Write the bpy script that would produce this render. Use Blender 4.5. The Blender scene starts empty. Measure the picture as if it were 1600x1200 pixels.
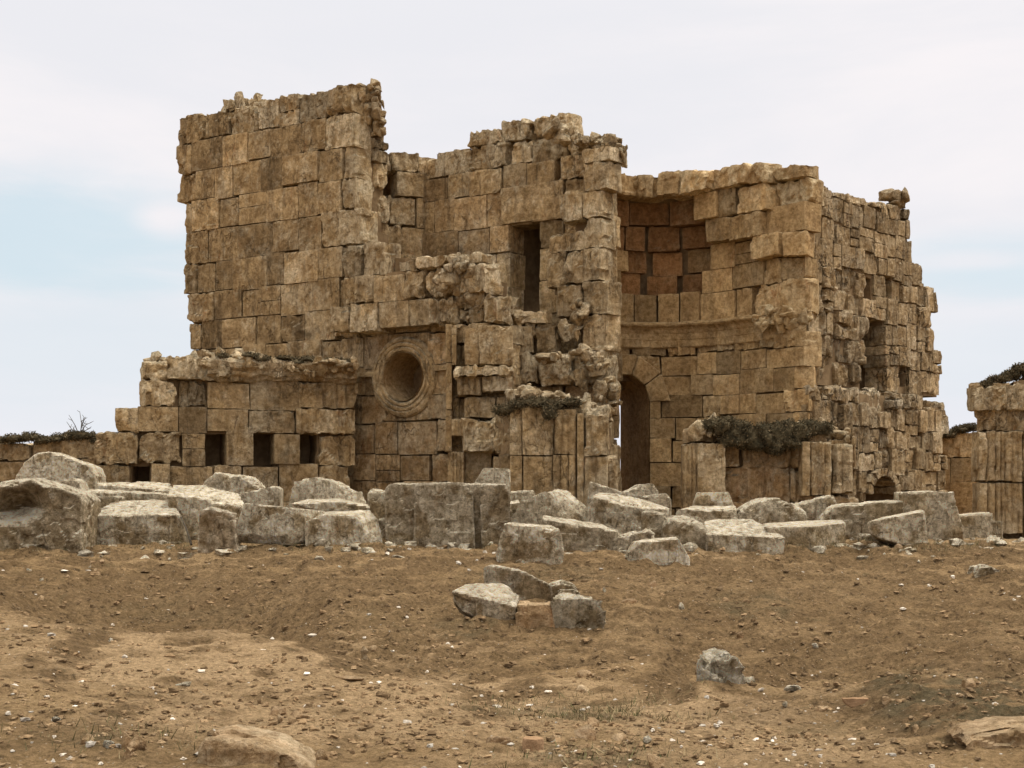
import bpy, bmesh, math, random
import numpy as np
from mathutils import Vector

# ------------------------------------------------------------------ camera, sky, sun, exposure
S = bpy.context.scene
COL = S.collection
F, HY, ZC = 2200.0, 765.0, 0.85           # focal length in photo pixels, horizon row, eye height above the plateau
cam_d = bpy.data.cameras.new("camera"); cam = bpy.data.objects.new("camera", cam_d); COL.objects.link(cam)
cam_d.sensor_width = 36; cam_d.lens = 36 * F / 1600; cam_d.shift_y = (HY - 600) / 1600
cam_d.clip_end = 6000; cam_d.clip_start = 0.1
cam.location = (0, 0, ZC); cam.rotation_euler = (math.radians(90), 0, 0)
S.camera = cam
S.view_settings.view_transform = 'Standard'; S.view_settings.look = 'None'
S.view_settings.exposure = 0.0; S.view_settings.gamma = 1.0
S.render.resolution_x, S.render.resolution_y = 1024, 768

SUN_EL, SUN_AZ = math.radians(60), math.radians(84)     # azimuth from +Y towards +X
sd = bpy.data.lights.new("sun", 'SUN'); sd.energy = 2.7; sd.angle = math.radians(16); sd.color = (1.0, 0.95, 0.87)
so = bpy.data.objects.new("sun", sd); COL.objects.link(so)
sv = Vector((math.sin(SUN_AZ) * math.cos(SUN_EL), math.cos(SUN_AZ) * math.cos(SUN_EL), math.sin(SUN_EL)))
so.rotation_euler = sv.to_track_quat('Z', 'Y').to_euler(); so.location = (20, -10, 30)

class NT:
    """small helper to write node trees"""
    def __init__(s, tree): s.t = tree; s.n = tree.nodes; s.l = tree.links
    def add(s, typ, ins=None, **kw):
        nd = s.n.new(typ)
        for k, v in kw.items(): setattr(nd, k, v)
        for k, v in (ins or {}).items():
            if isinstance(v, bpy.types.NodeSocket): s.l.new(v, nd.inputs[k])
            else: nd.inputs[k].default_value = v
        return nd
    def math(s, op, a, b=0.0, c=0.0, clamp=False):
        return s.add('ShaderNodeMath', {0: a, 1: b, 2: c}, operation=op, use_clamp=clamp).outputs[0]
    def noise(s, vec, scale, detail=4, rough=0.55, dist=0.0):
        return s.add('ShaderNodeTexNoise', {'Vector': vec, 'Scale': scale, 'Detail': detail, 'Roughness': rough, 'Distortion': dist}).outputs['Fac']
    def ramp(s, fac, a, b, lo=0.0, hi=1.0, smooth=True):
        return s.add('ShaderNodeMapRange', {0: fac, 1: a, 2: b, 3: lo, 4: hi}, interpolation_type='SMOOTHSTEP' if smooth else 'LINEAR').outputs[0]
    def mix(s, f, a, b, mode='MIX'):
        m = s.n.new('ShaderNodeMix'); m.data_type = 'RGBA'; m.blend_type = mode
        for i, v in ((0, f), (6, a), (7, b)):
            if isinstance(v, bpy.types.NodeSocket): s.l.new(v, m.inputs[i])
            else: m.inputs[i].default_value = v if i == 0 else (*v, 1.0) if len(v) == 3 else v
        return m.outputs[2]

W = bpy.data.worlds.new("World"); S.world = W; W.use_nodes = True
w = NT(W.node_tree); w.n.clear()
tc = w.add('ShaderNodeTexCoord').outputs['Generated']
nish = w.add('ShaderNodeTexSky', sky_type='NISHITA', sun_disc=False, sun_elevation=SUN_EL, sun_rotation=SUN_AZ, air_density=1.0, dust_density=2.5, ozone_density=1.0)
skyc = w.mix(1.0, nish.outputs[0], (0.10, 0.10, 0.10), 'MULTIPLY')
stretch = w.add('ShaderNodeMapping', {'Vector': tc, 'Scale': (1.6, 1.6, 7.0)}).outputs[0]
n1 = w.noise(stretch, 1.6, 6, 0.55, 0.3)
n2 = w.noise(stretch, 5.0, 6, 0.6, 0.5)
def blob(px, py, rx, ry):      # a gap in the cloud sheet, round a compass bearing and an elevation
    d = Vector(((px - 800) / F, 1, (HY - py) / F)).normalized()
    v = w.add('ShaderNodeVectorMath', {0: tc, 1: tuple(d)}, operation='SUBTRACT').outputs[0]
    v = w.add('ShaderNodeVectorMath', {0: v, 1: (F / rx, F / rx * 0.3, F / ry)}, operation='MULTIPLY').outputs[0]
    l = w.add('ShaderNodeVectorMath', {0: v}, operation='LENGTH').outputs['Value']
    l = w.math('ADD', l, w.math('MULTIPLY', w.math('SUBTRACT', n2, 0.5), 1.1))
    return w.ramp(l, 0.15, 1.35, 1.0, 0.0)
gaps = w.math('MAXIMUM', w.math('MAXIMUM', blob(40, 370, 400, 120), w.math('MULTIPLY', blob(120, 540, 560, 150), 0.45)),
              w.math('MAXIMUM', w.math('MULTIPLY', blob(1570, 425, 230, 60), 0.8), w.math('MULTIPLY', blob(1560, 560, 300, 90), 0.35)))
puff = w.math('MAXIMUM', blob(262, 340, 50, 30), w.math('MULTIPLY', blob(1510, 408, 95, 16), 0.7))
gaps = w.math('MULTIPLY', gaps, w.math('SUBTRACT', 1.0, puff))
cloud = w.mix(w.ramp(n1, 0.35, 0.7), (0.84, 0.84, 0.88), (0.95, 0.91, 0.925))
sep = w.add('ShaderNodeSeparateXYZ', {0: tc})
low = w.ramp(sep.outputs[2], 0.02, 0.20, 1.0, 0.0)
cloud = w.mix(w.math('MULTIPLY', low, 0.7), cloud, (0.83, 0.84, 0.90))
blue = w.mix(0.82, skyc, (0.70, 0.86, 0.94))
col = w.mix(w.math('MULTIPLY', gaps, 0.80), cloud, blue)
col = w.mix(1.0, col, w.add('ShaderNodeCombineColor', {0: (w.ramp(sep.outputs[2], 0.30, 0.95, 1.0, 2.4)), 1: w.ramp(sep.outputs[2], 0.30, 0.95, 1.0, 2.3), 2: w.ramp(sep.outputs[2], 0.30, 0.95, 1.0, 2.0)}).outputs[0], 'MULTIPLY')   # an overcast sky is brightest overhead
bg = w.add('ShaderNodeBackground', {'Color': col, 'Strength': 1.0})
w.l.new(bg.outputs[0], w.add('ShaderNodeOutputWorld').inputs[0])

# ------------------------------------------------------------------ noise and helpers
def _h(ix, iy, iz, seed):
    h = (ix.astype(np.int64) * 374761393 + iy.astype(np.int64) * 668265263 + iz.astype(np.int64) * 2147483647 + seed * 1274126177) & 0xFFFFFFFF
    h = ((h ^ (h >> 13)) * 1274126177) & 0xFFFFFFFF
    h = ((h ^ (h >> 16)) * 2246822519) & 0xFFFFFFFF
    return ((h ^ (h >> 15)) & 0xFFFFFF) / float(0xFFFFFF)
def vnoise(p, seed=0):
    i = np.floor(p); f = p - i; f = f * f * f * (f * (f * 6 - 15) + 10); i = i.astype(np.int64)
    x, y, z = i[:, 0], i[:, 1], i[:, 2]; r = 0
    for dx in (0, 1):
        for dy in (0, 1):
            for dz in (0, 1):
                wgt = (f[:, 0] if dx else 1 - f[:, 0]) * (f[:, 1] if dy else 1 - f[:, 1]) * (f[:, 2] if dz else 1 - f[:, 2])
                r = r + wgt * _h(x + dx, y + dy, z + dz, seed)
    return r * 2 - 1
def fbm(p, sc, octv=4, seed=0, gain=0.5):
    r = 0; a = 1.0; t = 0
    for o in range(octv):
        r = r + a * vnoise(p * sc * (2.03 ** o) + 17.3 * o, seed + o); t += a; a *= gain
    return r / t
def ridged(p, sc, octv=3, seed=0):
    r = 0; a = 1.0; t = 0
    for o in range(octv):
        r = r + a * (1 - 2 * np.abs(vnoise(p * sc * (2.1 ** o) + 9.1 * o, seed + o))); t += a; a *= 0.5
    return r / t

def wx(px, Y): return (px - 800) * Y / F
def wz(py, Y): return ZC + (HY - py) * Y / F

_lat = {}
def lattice(nx, ny, nz):
    k = (nx, ny, nz)
    if k in _lat: return _lat[k]
    vs, qs, base = [], [], 0
    def face(a, b, na, nb, fix, val, flip):
        nonlocal base
        A, B = np.meshgrid(np.arange(na + 1), np.arange(nb + 1), indexing='ij')
        P = np.zeros(((na + 1) * (nb + 1), 3), int); P[:, a] = A.ravel(); P[:, b] = B.ravel(); P[:, fix] = val
        idx = np.arange((na + 1) * (nb + 1)).reshape(na + 1, nb + 1) + base
        q = np.stack([idx[:-1, :-1], idx[1:, :-1], idx[1:, 1:], idx[:-1, 1:]], -1).reshape(-1, 4)
        if flip: q = q[:, ::-1]
        vs.append(P); qs.append(q); base += len(P)
    face(0, 1, nx, ny, 2, 0, True); face(0, 1, nx, ny, 2, nz, False)
    face(1, 2, ny, nz, 0, 0, True); face(1, 2, ny, nz, 0, nx, False)
    face(0, 2, nx, nz, 1, 0, False); face(0, 2, nx, nz, 1, ny, True)
    V = np.concatenate(vs); Q = np.concatenate(qs)
    key = (V[:, 0] * 10000 + V[:, 1]) * 10000 + V[:, 2]
    u, first, inv = np.unique(key, return_index=True, return_inverse=True)
    V = V[first] / np.array([nx, ny, nz], float) * 2 - 1; Q = inv.reshape(-1)[Q]
    _lat[k] = (V, Q); return _lat[k]

class MB:
    def __init__(s): s.v, s.q, s.c, s.n = [], [], [], 0
    def add(s, V, Q, col):
        s.v.append(V); s.q.append(Q + s.n); s.n += len(V)
        c = np.ones((len(V), 4)); c[:, :3] = col; s.c.append(c)
    def build(s, name, mat, parent=None, origin=None, smooth=False):
        V = np.concatenate(s.v); Q = np.concatenate(s.q); C4 = np.concatenate(s.c)
        if origin is None: origin = (V[:, 0].mean(), V[:, 1].mean(), V[:, 2].min())
        origin = np.array(origin, float)
        me = bpy.data.meshes.new(name)
        me.vertices.add(len(V)); me.vertices.foreach_set('co', (V - origin).ravel().astype(np.float32))
        me.loops.add(Q.size); me.loops.foreach_set('vertex_index', Q.ravel().astype(np.int32))
        me.polygons.add(len(Q)); me.polygons.foreach_set('loop_start', np.arange(0, Q.size, Q.shape[1], dtype=np.int32))
        me.polygons.foreach_set('loop_total', np.full(len(Q), Q.shape[1], np.int32))
        me.polygons.foreach_set('use_smooth', np.full(len(Q), smooth))
        me.update(calc_edges=True)
        at = me.color_attributes.new('tone', 'FLOAT_COLOR', 'POINT'); at.data.foreach_set('color', C4.ravel().astype(np.float32))
        me.materials.append(mat)
        o = bpy.data.objects.new(name, me); COL.objects.link(o)
        if parent: o.parent = parent; o.location = Vector(origin) - Vector(parent_world(parent))
        else: o.location = origin
        return o
def parent_world(p):
    v = Vector((0, 0, 0))
    while p: v = v + Vector(p.location); p = p.parent
    return v
def tag(o, label, cat, group=None, kind=None):
    if label: o['label'] = label
    if cat: o['category'] = cat
    if group: o['group'] = group
    if kind: o['kind'] = kind
    return o
def empty(name, loc, label, cat, group=None):
    o = bpy.data.objects.new(name, None); COL.objects.link(o); o.location = loc; o.empty_display_size = 0.3
    return tag(o, label, cat, group)

# ------------------------------------------------------------------ materials
def stone_mat(name, warm, brown, pale, lichen=0.5, crack=0.6, bump=1.0, paleness=0.35, streak=1.0, washed_lit=0.2, vw=1.0, ps=4.3, wear=0.08, pc=0.0):
    m = bpy.data.materials.new(name); m.use_nodes = True; t = NT(m.node_tree); t.n.clear()
    ge = t.add('ShaderNodeNewGeometry'); P = ge.outputs['Position']; N = ge.outputs['Normal']
    at = t.add('ShaderNodeAttribute', attribute_name='tone'); sp = t.add('ShaderNodeSeparateColor', {0: at.outputs['Color']})
    tone, grey, red = sp.outputs[0], sp.outputs[1], sp.outputs[2]
    warpv = t.add('ShaderNodeVectorMath', {0: t.add('ShaderNodeTexNoise', {'Vector': P, 'Scale': 2.3, 'Detail': 3}).outputs['Color'], 1: (0.12, 0.12, 0.12)}, operation='MULTIPLY').outputs[0]
    Pw = t.add('ShaderNodeVectorMath', {0: P, 1: warpv}, operation='ADD').outputs[0]
    Pv = t.add('ShaderNodeMapping', {'Vector': Pw, 'Scale': (1, 1, 0.28)}).outputs[0]        # upright grain and fissures
    big = t.noise(P, 0.55, 3); mid = t.noise(Pw, 2.6, 5, 0.6); fine = t.noise(P, 14, 5, 0.65)
    vg = t.noise(Pv, 9.0, 6, 0.65, 0.15)
    c = t.mix(t.ramp(mid, 0.36, 0.64), brown, warm)
    c = t.mix(t.math('MULTIPLY', t.ramp(big, 0.4, 0.65), 0.35), c, brown)
    pm = t.math('ADD', t.math('MULTIPLY', t.ramp(t.noise(Pw, 4.3, 6, 0.68), 0.50, 0.72), paleness), t.math('MULTIPLY', t.math('MULTIPLY', grey, 1.1), t.ramp(t.noise(Pw, 2.0, 5, 0.66), 0.44, 0.54, 0.0, 1.0)), clamp=True)
    pm = t.math('MULTIPLY', pm, t.ramp(vg, 0.25, 0.6, 0.45, 1.0))
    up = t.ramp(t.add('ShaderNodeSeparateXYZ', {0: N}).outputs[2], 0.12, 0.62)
    pm = t.math('MAXIMUM', pm, t.math('MULTIPLY', t.math('MULTIPLY', up, washed_lit), t.ramp(mid, 0.3, 0.5, 0.5, 1.0)))  # upward faces paled: rain bleaching plus painted top light
    c = t.mix(pm, c, pale)
    c = t.mix(t.math('MULTIPLY', red, 0.75), c, (0.26, 0.118, 0.045))
    c = t.mix(t.math('MULTIPLY', t.ramp(vg, 0.52, 0.75), 0.35 * streak), c, (0.085, 0.056, 0.030))
    c = t.mix(t.math('MULTIPLY', t.ramp(fine, 0.55, 0.75), 0.4), c, (0.10, 0.068, 0.038))
    # rain streaks running over several courses, and broad bleached patches
    rs = t.noise(t.add('ShaderNodeMapping', {'Vector': P, 'Scale': (1.7, 1.7, 0.22)}).outputs[0], 2.2, 6, 0.66)
    c = t.mix(t.math('MULTIPLY', t.ramp(rs, 0.52, 0.66), 0.55 * streak), c, (0.115, 0.078, 0.042))
    c = t.mix(t.math('MULTIPLY', t.ramp(t.noise(P, 0.75, 7, 0.7), 0.52, 0.66), 0.42 * streak), c, pale)
    # iron-red stain along some fissures
    c = t.mix(t.math('MULTIPLY', t.ramp(t.noise(Pv, 5.0, 4, 0.6, 1.0), 0.62, 0.72), 0.45), c, (0.26, 0.115, 0.04))
    # fissures
    def vein(vec, sc, wid, d=2, di=0.0): return t.ramp(t.math('ABSOLUTE', t.math('SUBTRACT', t.noise(vec, sc, d, 0.5, di), 0.5)), 0.0, wid, 1.0, 0.0)
    v1 = vein(Pv, 3.3, 0.012 * vw, 4, 0.8); v2 = vein(Pw, 2.1, 0.008 * vw, 5, 0.4)
    mask = t.ramp(t.noise(P, 1.7, 3), 0.44, 0.60)
    mask = t.math('MAXIMUM', t.math('MULTIPLY', mask, crack), t.math('MULTIPLY', grey, crack))
    k1 = t.math('MULTIPLY', v1, mask)
    k2 = t.math('MULTIPLY', v2, t.math('MULTIPLY', mask, 0.8))
    crk = t.math('MAXIMUM', k1, k2)
    c = t.mix(t.math('MULTIPLY', crk, 0.62), c, (0.05, 0.032, 0.017))
    # lichen and soot crust on upward faces and in patches
    ln = t.ramp(t.noise(Pw, 3.7, 6, 0.72), 0.45, 0.60)
    lm = t.math('MULTIPLY', t.math('MULTIPLY', up, ln), lichen)
    lm = t.math('MAXIMUM', lm, t.math('MULTIPLY', t.ramp(t.noise(Pw, 1.35, 7, 0.7), 0.58, 0.70), 0.55 * lichen))
    c = t.mix(lm, c, (0.075, 0.066, 0.045))
    c = t.mix(t.math('MULTIPLY', t.ramp(t.noise(P, 30, 4, 0.75), 0.57, 0.66), t.ramp(t.noise(Pw, 1.9, 4, 0.6), 0.42, 0.6, 0.1, 0.65)), c, (0.09, 0.068, 0.045))
    pt = ge.outputs['Pointiness']        # arrises worn pale, hollows holding dirt
    c = t.mix(t.math('MULTIPLY', t.ramp(pt, 0.515, 0.57), wear), c, pale); c = t.mix(t.math('MULTIPLY', t.ramp(pt, 0.43, 0.485, 1.0, 0.0), wear), c, (0.08, 0.055, 0.03))
    c = t.mix(t.math('MULTIPLY', t.math('MULTIPLY', up, washed_lit * 0.85), t.ramp(t.noise(Pw, 5.5, 6, 0.7), 0.40, 0.54, 0.15, 1.0)), c, pale)      # rain-bleached tops, with light from above painted into the colour
    hs = t.add('ShaderNodeHueSaturation', {'Color': c, 'Value': t.ramp(tone, 0, 1, 0.78, 1.58, False)})
    # bump
    pit = t.noise(P, 10, 10, 0.78)
    cc_ = t.mix(1.0, hs.outputs[0], t.add('ShaderNodeCombineColor', {0: (pv := t.ramp(pit, 0.38, 0.60, 0.62 - pc, 1.30 + pc, False)), 1: (pw := t.ramp(pit, 0.38, 0.60, 0.57 - pc, 1.30 + pc, False)), 2: t.ramp(pit, 0.38, 0.60, 0.46 - pc, 1.28 + pc, False)}).outputs[0], 'MULTIPLY')
    h = t.math('ADD', t.math('MULTIPLY', pit, 1.5), t.math('MULTIPLY', t.noise(P, 45, 4, 0.7), 0.22))
    h = t.math('ADD', h, t.math('MULTIPLY', vg, 0.7 * streak))
    h = t.math('SUBTRACT', h, t.math('MULTIPLY', crk, 0.9))
    bp = t.add('ShaderNodeBump', {'Height': h, 'Strength': 1.0 * bump, 'Distance': 0.06})
    b = t.add('ShaderNodeBsdfPrincipled', {'Base Color': cc_, 'Roughness': 0.93, 'Normal': bp.outputs[0]})
    b.inputs['Specular IOR Level'].default_value = 0.15
    t.l.new(b.outputs[0], t.add('ShaderNodeOutputMaterial').inputs[0])
    return m
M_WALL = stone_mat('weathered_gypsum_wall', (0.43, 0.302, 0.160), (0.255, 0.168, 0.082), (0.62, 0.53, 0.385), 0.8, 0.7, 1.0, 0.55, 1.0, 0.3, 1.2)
M_SIDE = stone_mat('fissured_gypsum_wall', (0.43, 0.31, 0.175), (0.28, 0.185, 0.09), (0.58, 0.49, 0.36), 0.35, 1.0, 1.2, 0.6, 1.2, 0.3, 1.3)
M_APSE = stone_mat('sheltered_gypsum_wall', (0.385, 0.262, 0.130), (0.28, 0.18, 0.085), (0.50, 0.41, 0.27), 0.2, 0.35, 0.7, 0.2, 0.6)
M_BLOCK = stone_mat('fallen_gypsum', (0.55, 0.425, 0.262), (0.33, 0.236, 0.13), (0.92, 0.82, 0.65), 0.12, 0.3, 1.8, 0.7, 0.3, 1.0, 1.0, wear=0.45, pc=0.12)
M_TAN = stone_mat('tan_fieldstone', (0.40, 0.27, 0.15), (0.30, 0.19, 0.10), (0.52, 0.42, 0.29), 0.25, 0.3, 0.9, 0.25)

def simple_mat(name, c1, c2, sc=8, rough=0.95, c3=None):
    m = bpy.data.materials.new(name); m.use_nodes = True; t = NT(m.node_tree); t.n.clear()
    P = t.add('ShaderNodeNewGeometry').outputs['Position']
    at = t.add('ShaderNodeAttribute', attribute_name='tone'); sp = t.add('ShaderNodeSeparateColor', {0: at.outputs['Color']})
    c = t.mix(t.ramp(t.noise(P, sc, 5, 0.65), 0.35, 0.65), c1, c2)
    if c3: c = t.mix(sp.outputs[1], c, c3)
    hs = t.add('ShaderNodeHueSaturation', {'Color': c, 'Value': t.ramp(sp.outputs[0], 0, 1, 0.6, 1.4, False)})
    bp = t.add('ShaderNodeBump', {'Height': t.noise(P, sc * 6, 4, 0.7), 'Strength': 0.6, 'Distance': 0.02})
    b = t.add('ShaderNodeBsdfPrincipled', {'Base Color': hs.outputs[0], 'Roughness': rough, 'Normal': bp.outputs[0]})
    b.inputs['Specular IOR Level'].default_value = 0.1
    t.l.new(b.outputs[0], t.add('ShaderNodeOutputMaterial').inputs[0]); return m
M_CORE = simple_mat('wall_core_mortar', (0.16, 0.105, 0.055), (0.24, 0.165, 0.09), 5)
M_MOSS = simple_mat('dry_dark_moss', (0.045, 0.037, 0.021), (0.105, 0.083, 0.047), 7, c3=(0.17, 0.125, 0.07))
M_TWIG = simple_mat('dead_twig', (0.07, 0.055, 0.04), (0.12, 0.10, 0.07), 20)
M_GRAVEL = simple_mat('pebbles', (0.25, 0.17, 0.092), (0.34, 0.24, 0.14), 30, c3=(0.76, 0.70, 0.60))
M_GRASS = simple_mat('sparse_grass', (0.10, 0.105, 0.045), (0.20, 0.16, 0.08), 6, c3=(0.32, 0.25, 0.14))
M_BRICK = simple_mat('terracotta', (0.33, 0.205, 0.115), (0.25, 0.15, 0.08), 12, c3=(0.42, 0.28, 0.16))

# ------------------------------------------------------------------ ground
COLS = {
 -500: [(26,842),(23,848),(21,868),(19,890),(17,915),(15,945),(13,985),(11,1040),(9.5,1100),(8.3,1170),(7,1270)],
 0:    [(26,842),(23,847),(21,862),(19,893),(17,925),(15,955),(13,995),(11,1055),(9.5,1115),(8.3,1180),(7,1280)],
 120: [(26,842),(23,847),(21,862),(19,905),(17.8,945),(16.4,1020),(15.6,1010),(14.4,972),(13,1010),(11,1070),(9.5,1125),(8.3,1190),(7,1285)],
 270: [(26,842),(23,846),(21.5,857),(19.5,905),(18.0,968),(16.8,1040),(15.8,1050),(14.3,988),(13,1026),(11,1080),(9.5,1135),(8.3,1195),(7,1290)],
 400: [(26,842),(23,846),(21.5,857),(19.5,900),(18.0,955),(16.8,1015),(15.8,1040),(14.3,992),(13,1030),(11,1082),(9.5,1140),(8.3,1200),(7,1295)],
 520: [(26,842),(23,846),(21.5,854),(20,875),(18.5,910),(17,950),(15.8,1000),(14.9,1040),(13.6,1018),(12.5,1046),(11,1087),(9.5,1142),(8.3,1203),(7,1295)],
 700: [(26,842),(23,846),(21.5,854),(20,876),(18.5,915),(17,965),(15.8,1010),(14.6,1058),(13.6,1108),(12.2,1062),(11,1098),(9.5,1148),(8.3,1203),(7,1295)],
 850: [(26,842),(23,847),(21.5,857),(20,878),(18.5,915),(17.2,968),(16,1005),(14.8,1045),(13.4,1098),(12.6,1122),(11.4,1112),(9.5,1153),(8.3,1203),(7,1295)],
 1000: [(26,842),(23,847),(21.5,858),(20,882),(18.5,920),(17.2,958),(16,1000),(14.8,1045),(13.4,1085),(12,1108),(11,1122),(9.5,1153),(8.3,1203),(7,1295)],
 1110: [(26,842),(23,847),(21.5,858),(20.2,880),(18.8,920),(17.4,960),(16,1003),(14.9,1056),(13.8,1125),(12.4,1070),(11.5,1108),(10,1150),(8.3,1205),(7,1295)],
 1300: [(26,842),(23,846),(21.4,854),(20.9,868),(20.2,892),(19,918),(17.5,957),(16,1004),(14.9,1055),(13.8,1130),(12.3,1066),(11.5,1100),(10,1148),(8.3,1205),(7,1295)],
 1450: [(26,842),(23,846),(21.2,852),(20.8,866),(20.2,884),(19,912),(17.5,952),(16,997),(14.8,1040),(13.4,1115),(11.9,1036),(11,1080),(10,1130),(8.6,1190),(7,1290)],
 1600: [(26,842),(23,845),(21,853),(20.4,868),(19.6,886),(18,922),(16.5,962),(15,1005),(13.6,1075),(12.0,1034),(11,1078),(10,1120),(8.6,1185),(7,1290)],
 2100: [(26,842),(23,845),(21,855),(19.6,880),(18,920),(16.5,960),(15,1000),(13.6,1035),(12.4,1060),(11.2,1090),(10,1130),(8.6,1190),(7,1290)],
}
_Ys = np.arange(6.5, 26.01, 0.1); _cx = sorted(COLS); T = np.zeros((len(_Ys), len(_cx)))
for j, cx in enumerate(_cx):
    a = sorted(COLS[cx]); yy = np.array([q[0] for q in a], float); zz = np.array([wz(q[1], q[0]) for q in a])
    T[:, j] = np.interp(_Ys, yy, zz)
_pxs = np.arange(-500, 2101, 20.0)
T2 = np.array([np.interp(_pxs, _cx, r) for r in T])
def blur(A, k, ax):
    ker = np.exp(-np.linspace(-2, 2, 2 * k + 1) ** 2); ker /= ker.sum()
    pad = [(0, 0), (0, 0)]; pad[ax] = (k, k); B = np.pad(A, pad, mode='edge')
    return np.apply_along_axis(lambda r: np.convolve(r, ker, 'valid'), ax, B)
T2 = blur(blur(T2, 3, 0), 3, 1)
def terr(X, Y):
    X = np.asarray(X, float); Y = np.asarray(Y, float); Yc = np.clip(Y, 6.5, 26.0)
    px = np.clip(800 + F * X / np.maximum(Yc, 6.5), -500, 2099)
    a = (Yc - 6.5) / 0.1; i = np.clip(a.astype(int), 0, len(_Ys) - 2); fa = np.clip(a - i, 0, 1)
    b = (px + 500) / 20; j = np.clip(b.astype(int), 0, len(_pxs) - 2); fb = b - j
    z = (T2[i, j] * (1 - fa) + T2[i + 1, j] * fa) * (1 - fb) + (T2[i, j + 1] * (1 - fa) + T2[i + 1, j + 1] * fa) * fb
    P = np.stack([X.ravel(), Y.ravel(), np.zeros(X.size)], 1)
    n = 0.05 * fbm(P, 0.9, 3, 5) + 0.03 * fbm(P, 3.1, 4, 9)
    # eroded banks: rougher on the slopes than on the flats
    slope = np.clip((np.interp(Y.ravel(), [8, 14, 15, 21, 22.5, 30], [0.4, 0.5, 1.0, 1.0, 0.2, 0.1])), 0, 1)
    n = n + slope * (0.075 * ridged(P, 1.6, 3, 21) + 0.042 * ridged(P, 6.0, 3, 31)) + 0.010 * fbm(P, 13, 3, 41)
    mnd = np.clip((px.ravel() - 1230) / 180, 0, 1) * np.clip((13.6 - Y.ravel()) / 1.2, 0, 1) * np.clip((Y.ravel() - 8) / 1.5, 0, 1)
    n = n + mnd * (0.10 * ridged(P, 1.25, 3, 51) + 0.07 * fbm(P, 3.5, 4, 52))
    return z + n.reshape(z.shape)
def terr1(x, y): return float(terr(np.array([x]), np.array([y]))[0])
def solveY(px, py, y0=7.0, y1=26.0):
    Ys = np.arange(y0, y1, 0.05); d = wz(py, Ys) - terr(wx(px, Ys), Ys)
    k = np.where(d < 0)[0]
    return float(Ys[k[0]]) if len(k) else y1 - 1.0

def spaced(lo, hi, step, far_lo, far_hi, g=1.22):
    a = list(np.arange(lo, hi, step)); s = step
    while a[-1] < far_hi: s *= g; a.append(a[-1] + s)
    s = step
    while a[0] > far_lo: s *= g; a.insert(0, a[0] - s)
    return np.array(a)
gx = spaced(-9.5, 9.5, 0.055, -3500, 3500); gy = spaced(6.0, 24.0, 0.045, -3000, 4500)
GX, GY = np.meshgrid(gx, gy, indexing='ij'); GZ = terr(GX, GY)
mb = MB(); V = np.stack([GX.ravel(), GY.ravel(), GZ.ravel()], 1)
idx = np.arange(V.shape[0]).reshape(GX.shape)
Q = np.stack([idx[:-1, :-1], idx[1:, :-1], idx[1:, 1:], idx[:-1, 1:]], -1).reshape(-1, 4)
mb.add(V, Q, (0.5, 0, 0))
# stretches of gritty dark bank (r), bare trodden earth (g), mossy crust (b)
_gp = 800 + F * V[:, 0] / np.maximum(V[:, 1], 1); _gy = HY - (V[:, 2] - ZC) * F / np.maximum(V[:, 1], 1)
_wb = 30 * fbm(V * np.array([1, 1, 0]), 1.3, 3, 77)
def area(lst):
    r_ = np.zeros(len(V))
    for cx, cy, rx, ry, s_ in lst: r_ = np.maximum(r_, s_ * np.clip(1.25 - np.hypot((_gp - cx + _wb) / rx, (_gy - cy + _wb * .3) / ry), 0, .5) * 2)
    return np.where(V[:, 1] > 5, r_, 0)
mb.c[0][:, 0] = area([(270, 940, 250, 48, 1), (600, 930, 300, 45, .45), (1100, 910, 380, 35, .6), (1350, 975, 400, 75, .6), (850, 990, 330, 40, .4), (680, 1040, 130, 22, .7), (1300, 1110, 220, 30, .5), (130, 1140, 120, 22, .6), (700, 862, 900, 9, .3)])
_dx, _dy = np.gradient(blur(blur(GZ, 3, 0), 4, 1)); _st = np.hypot(_dx / np.gradient(gx)[:, None], _dy / np.gradient(gy)[None, :]).ravel()
_st = np.clip((_st + .05 * fbm(V, 2.5, 3, 88) - .13) / .12, 0, 1) * (V[:, 1] > 6) * (V[:, 1] < 23)        # steep eroded faces show darker raw soil
mb.c[0][:, 0] = np.maximum(mb.c[0][:, 0], _st)
mb.c[0][:, 1] = (1 - _st) * area([(450, 1010, 330, 32, .8), (560, 1110, 420, 50, .8), (1080, 1115, 160, 40, .9), (760, 1075, 200, 20, .9), (300, 1030, 300, 45, .95), (1330, 1090, 120, 16, .5), (1450, 858, 420, 11, 1), (1100, 872, 200, 8, .6), (380, 950, 60, 20, 0), (60, 1000, 100, 60, .5), (960, 1190, 300, 25, .5), (1250, 1170, 200, 25, .6)])
mb.c[0][:, 2] = area([(1500, 1100, 130, 50, .8), (900, 1112, 110, 16, .6), (940, 1180, 120, 20, .6), (1180, 945, 60, 18, .5), (730, 985, 50, 16, .6), (840, 900, 130, 14, .4), (130, 1155, 60, 14, .6), (1430, 1060, 70, 18, .7), (1290, 1140, 90, 14, .3), (280, 960, 120, 16, .25)])
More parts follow.
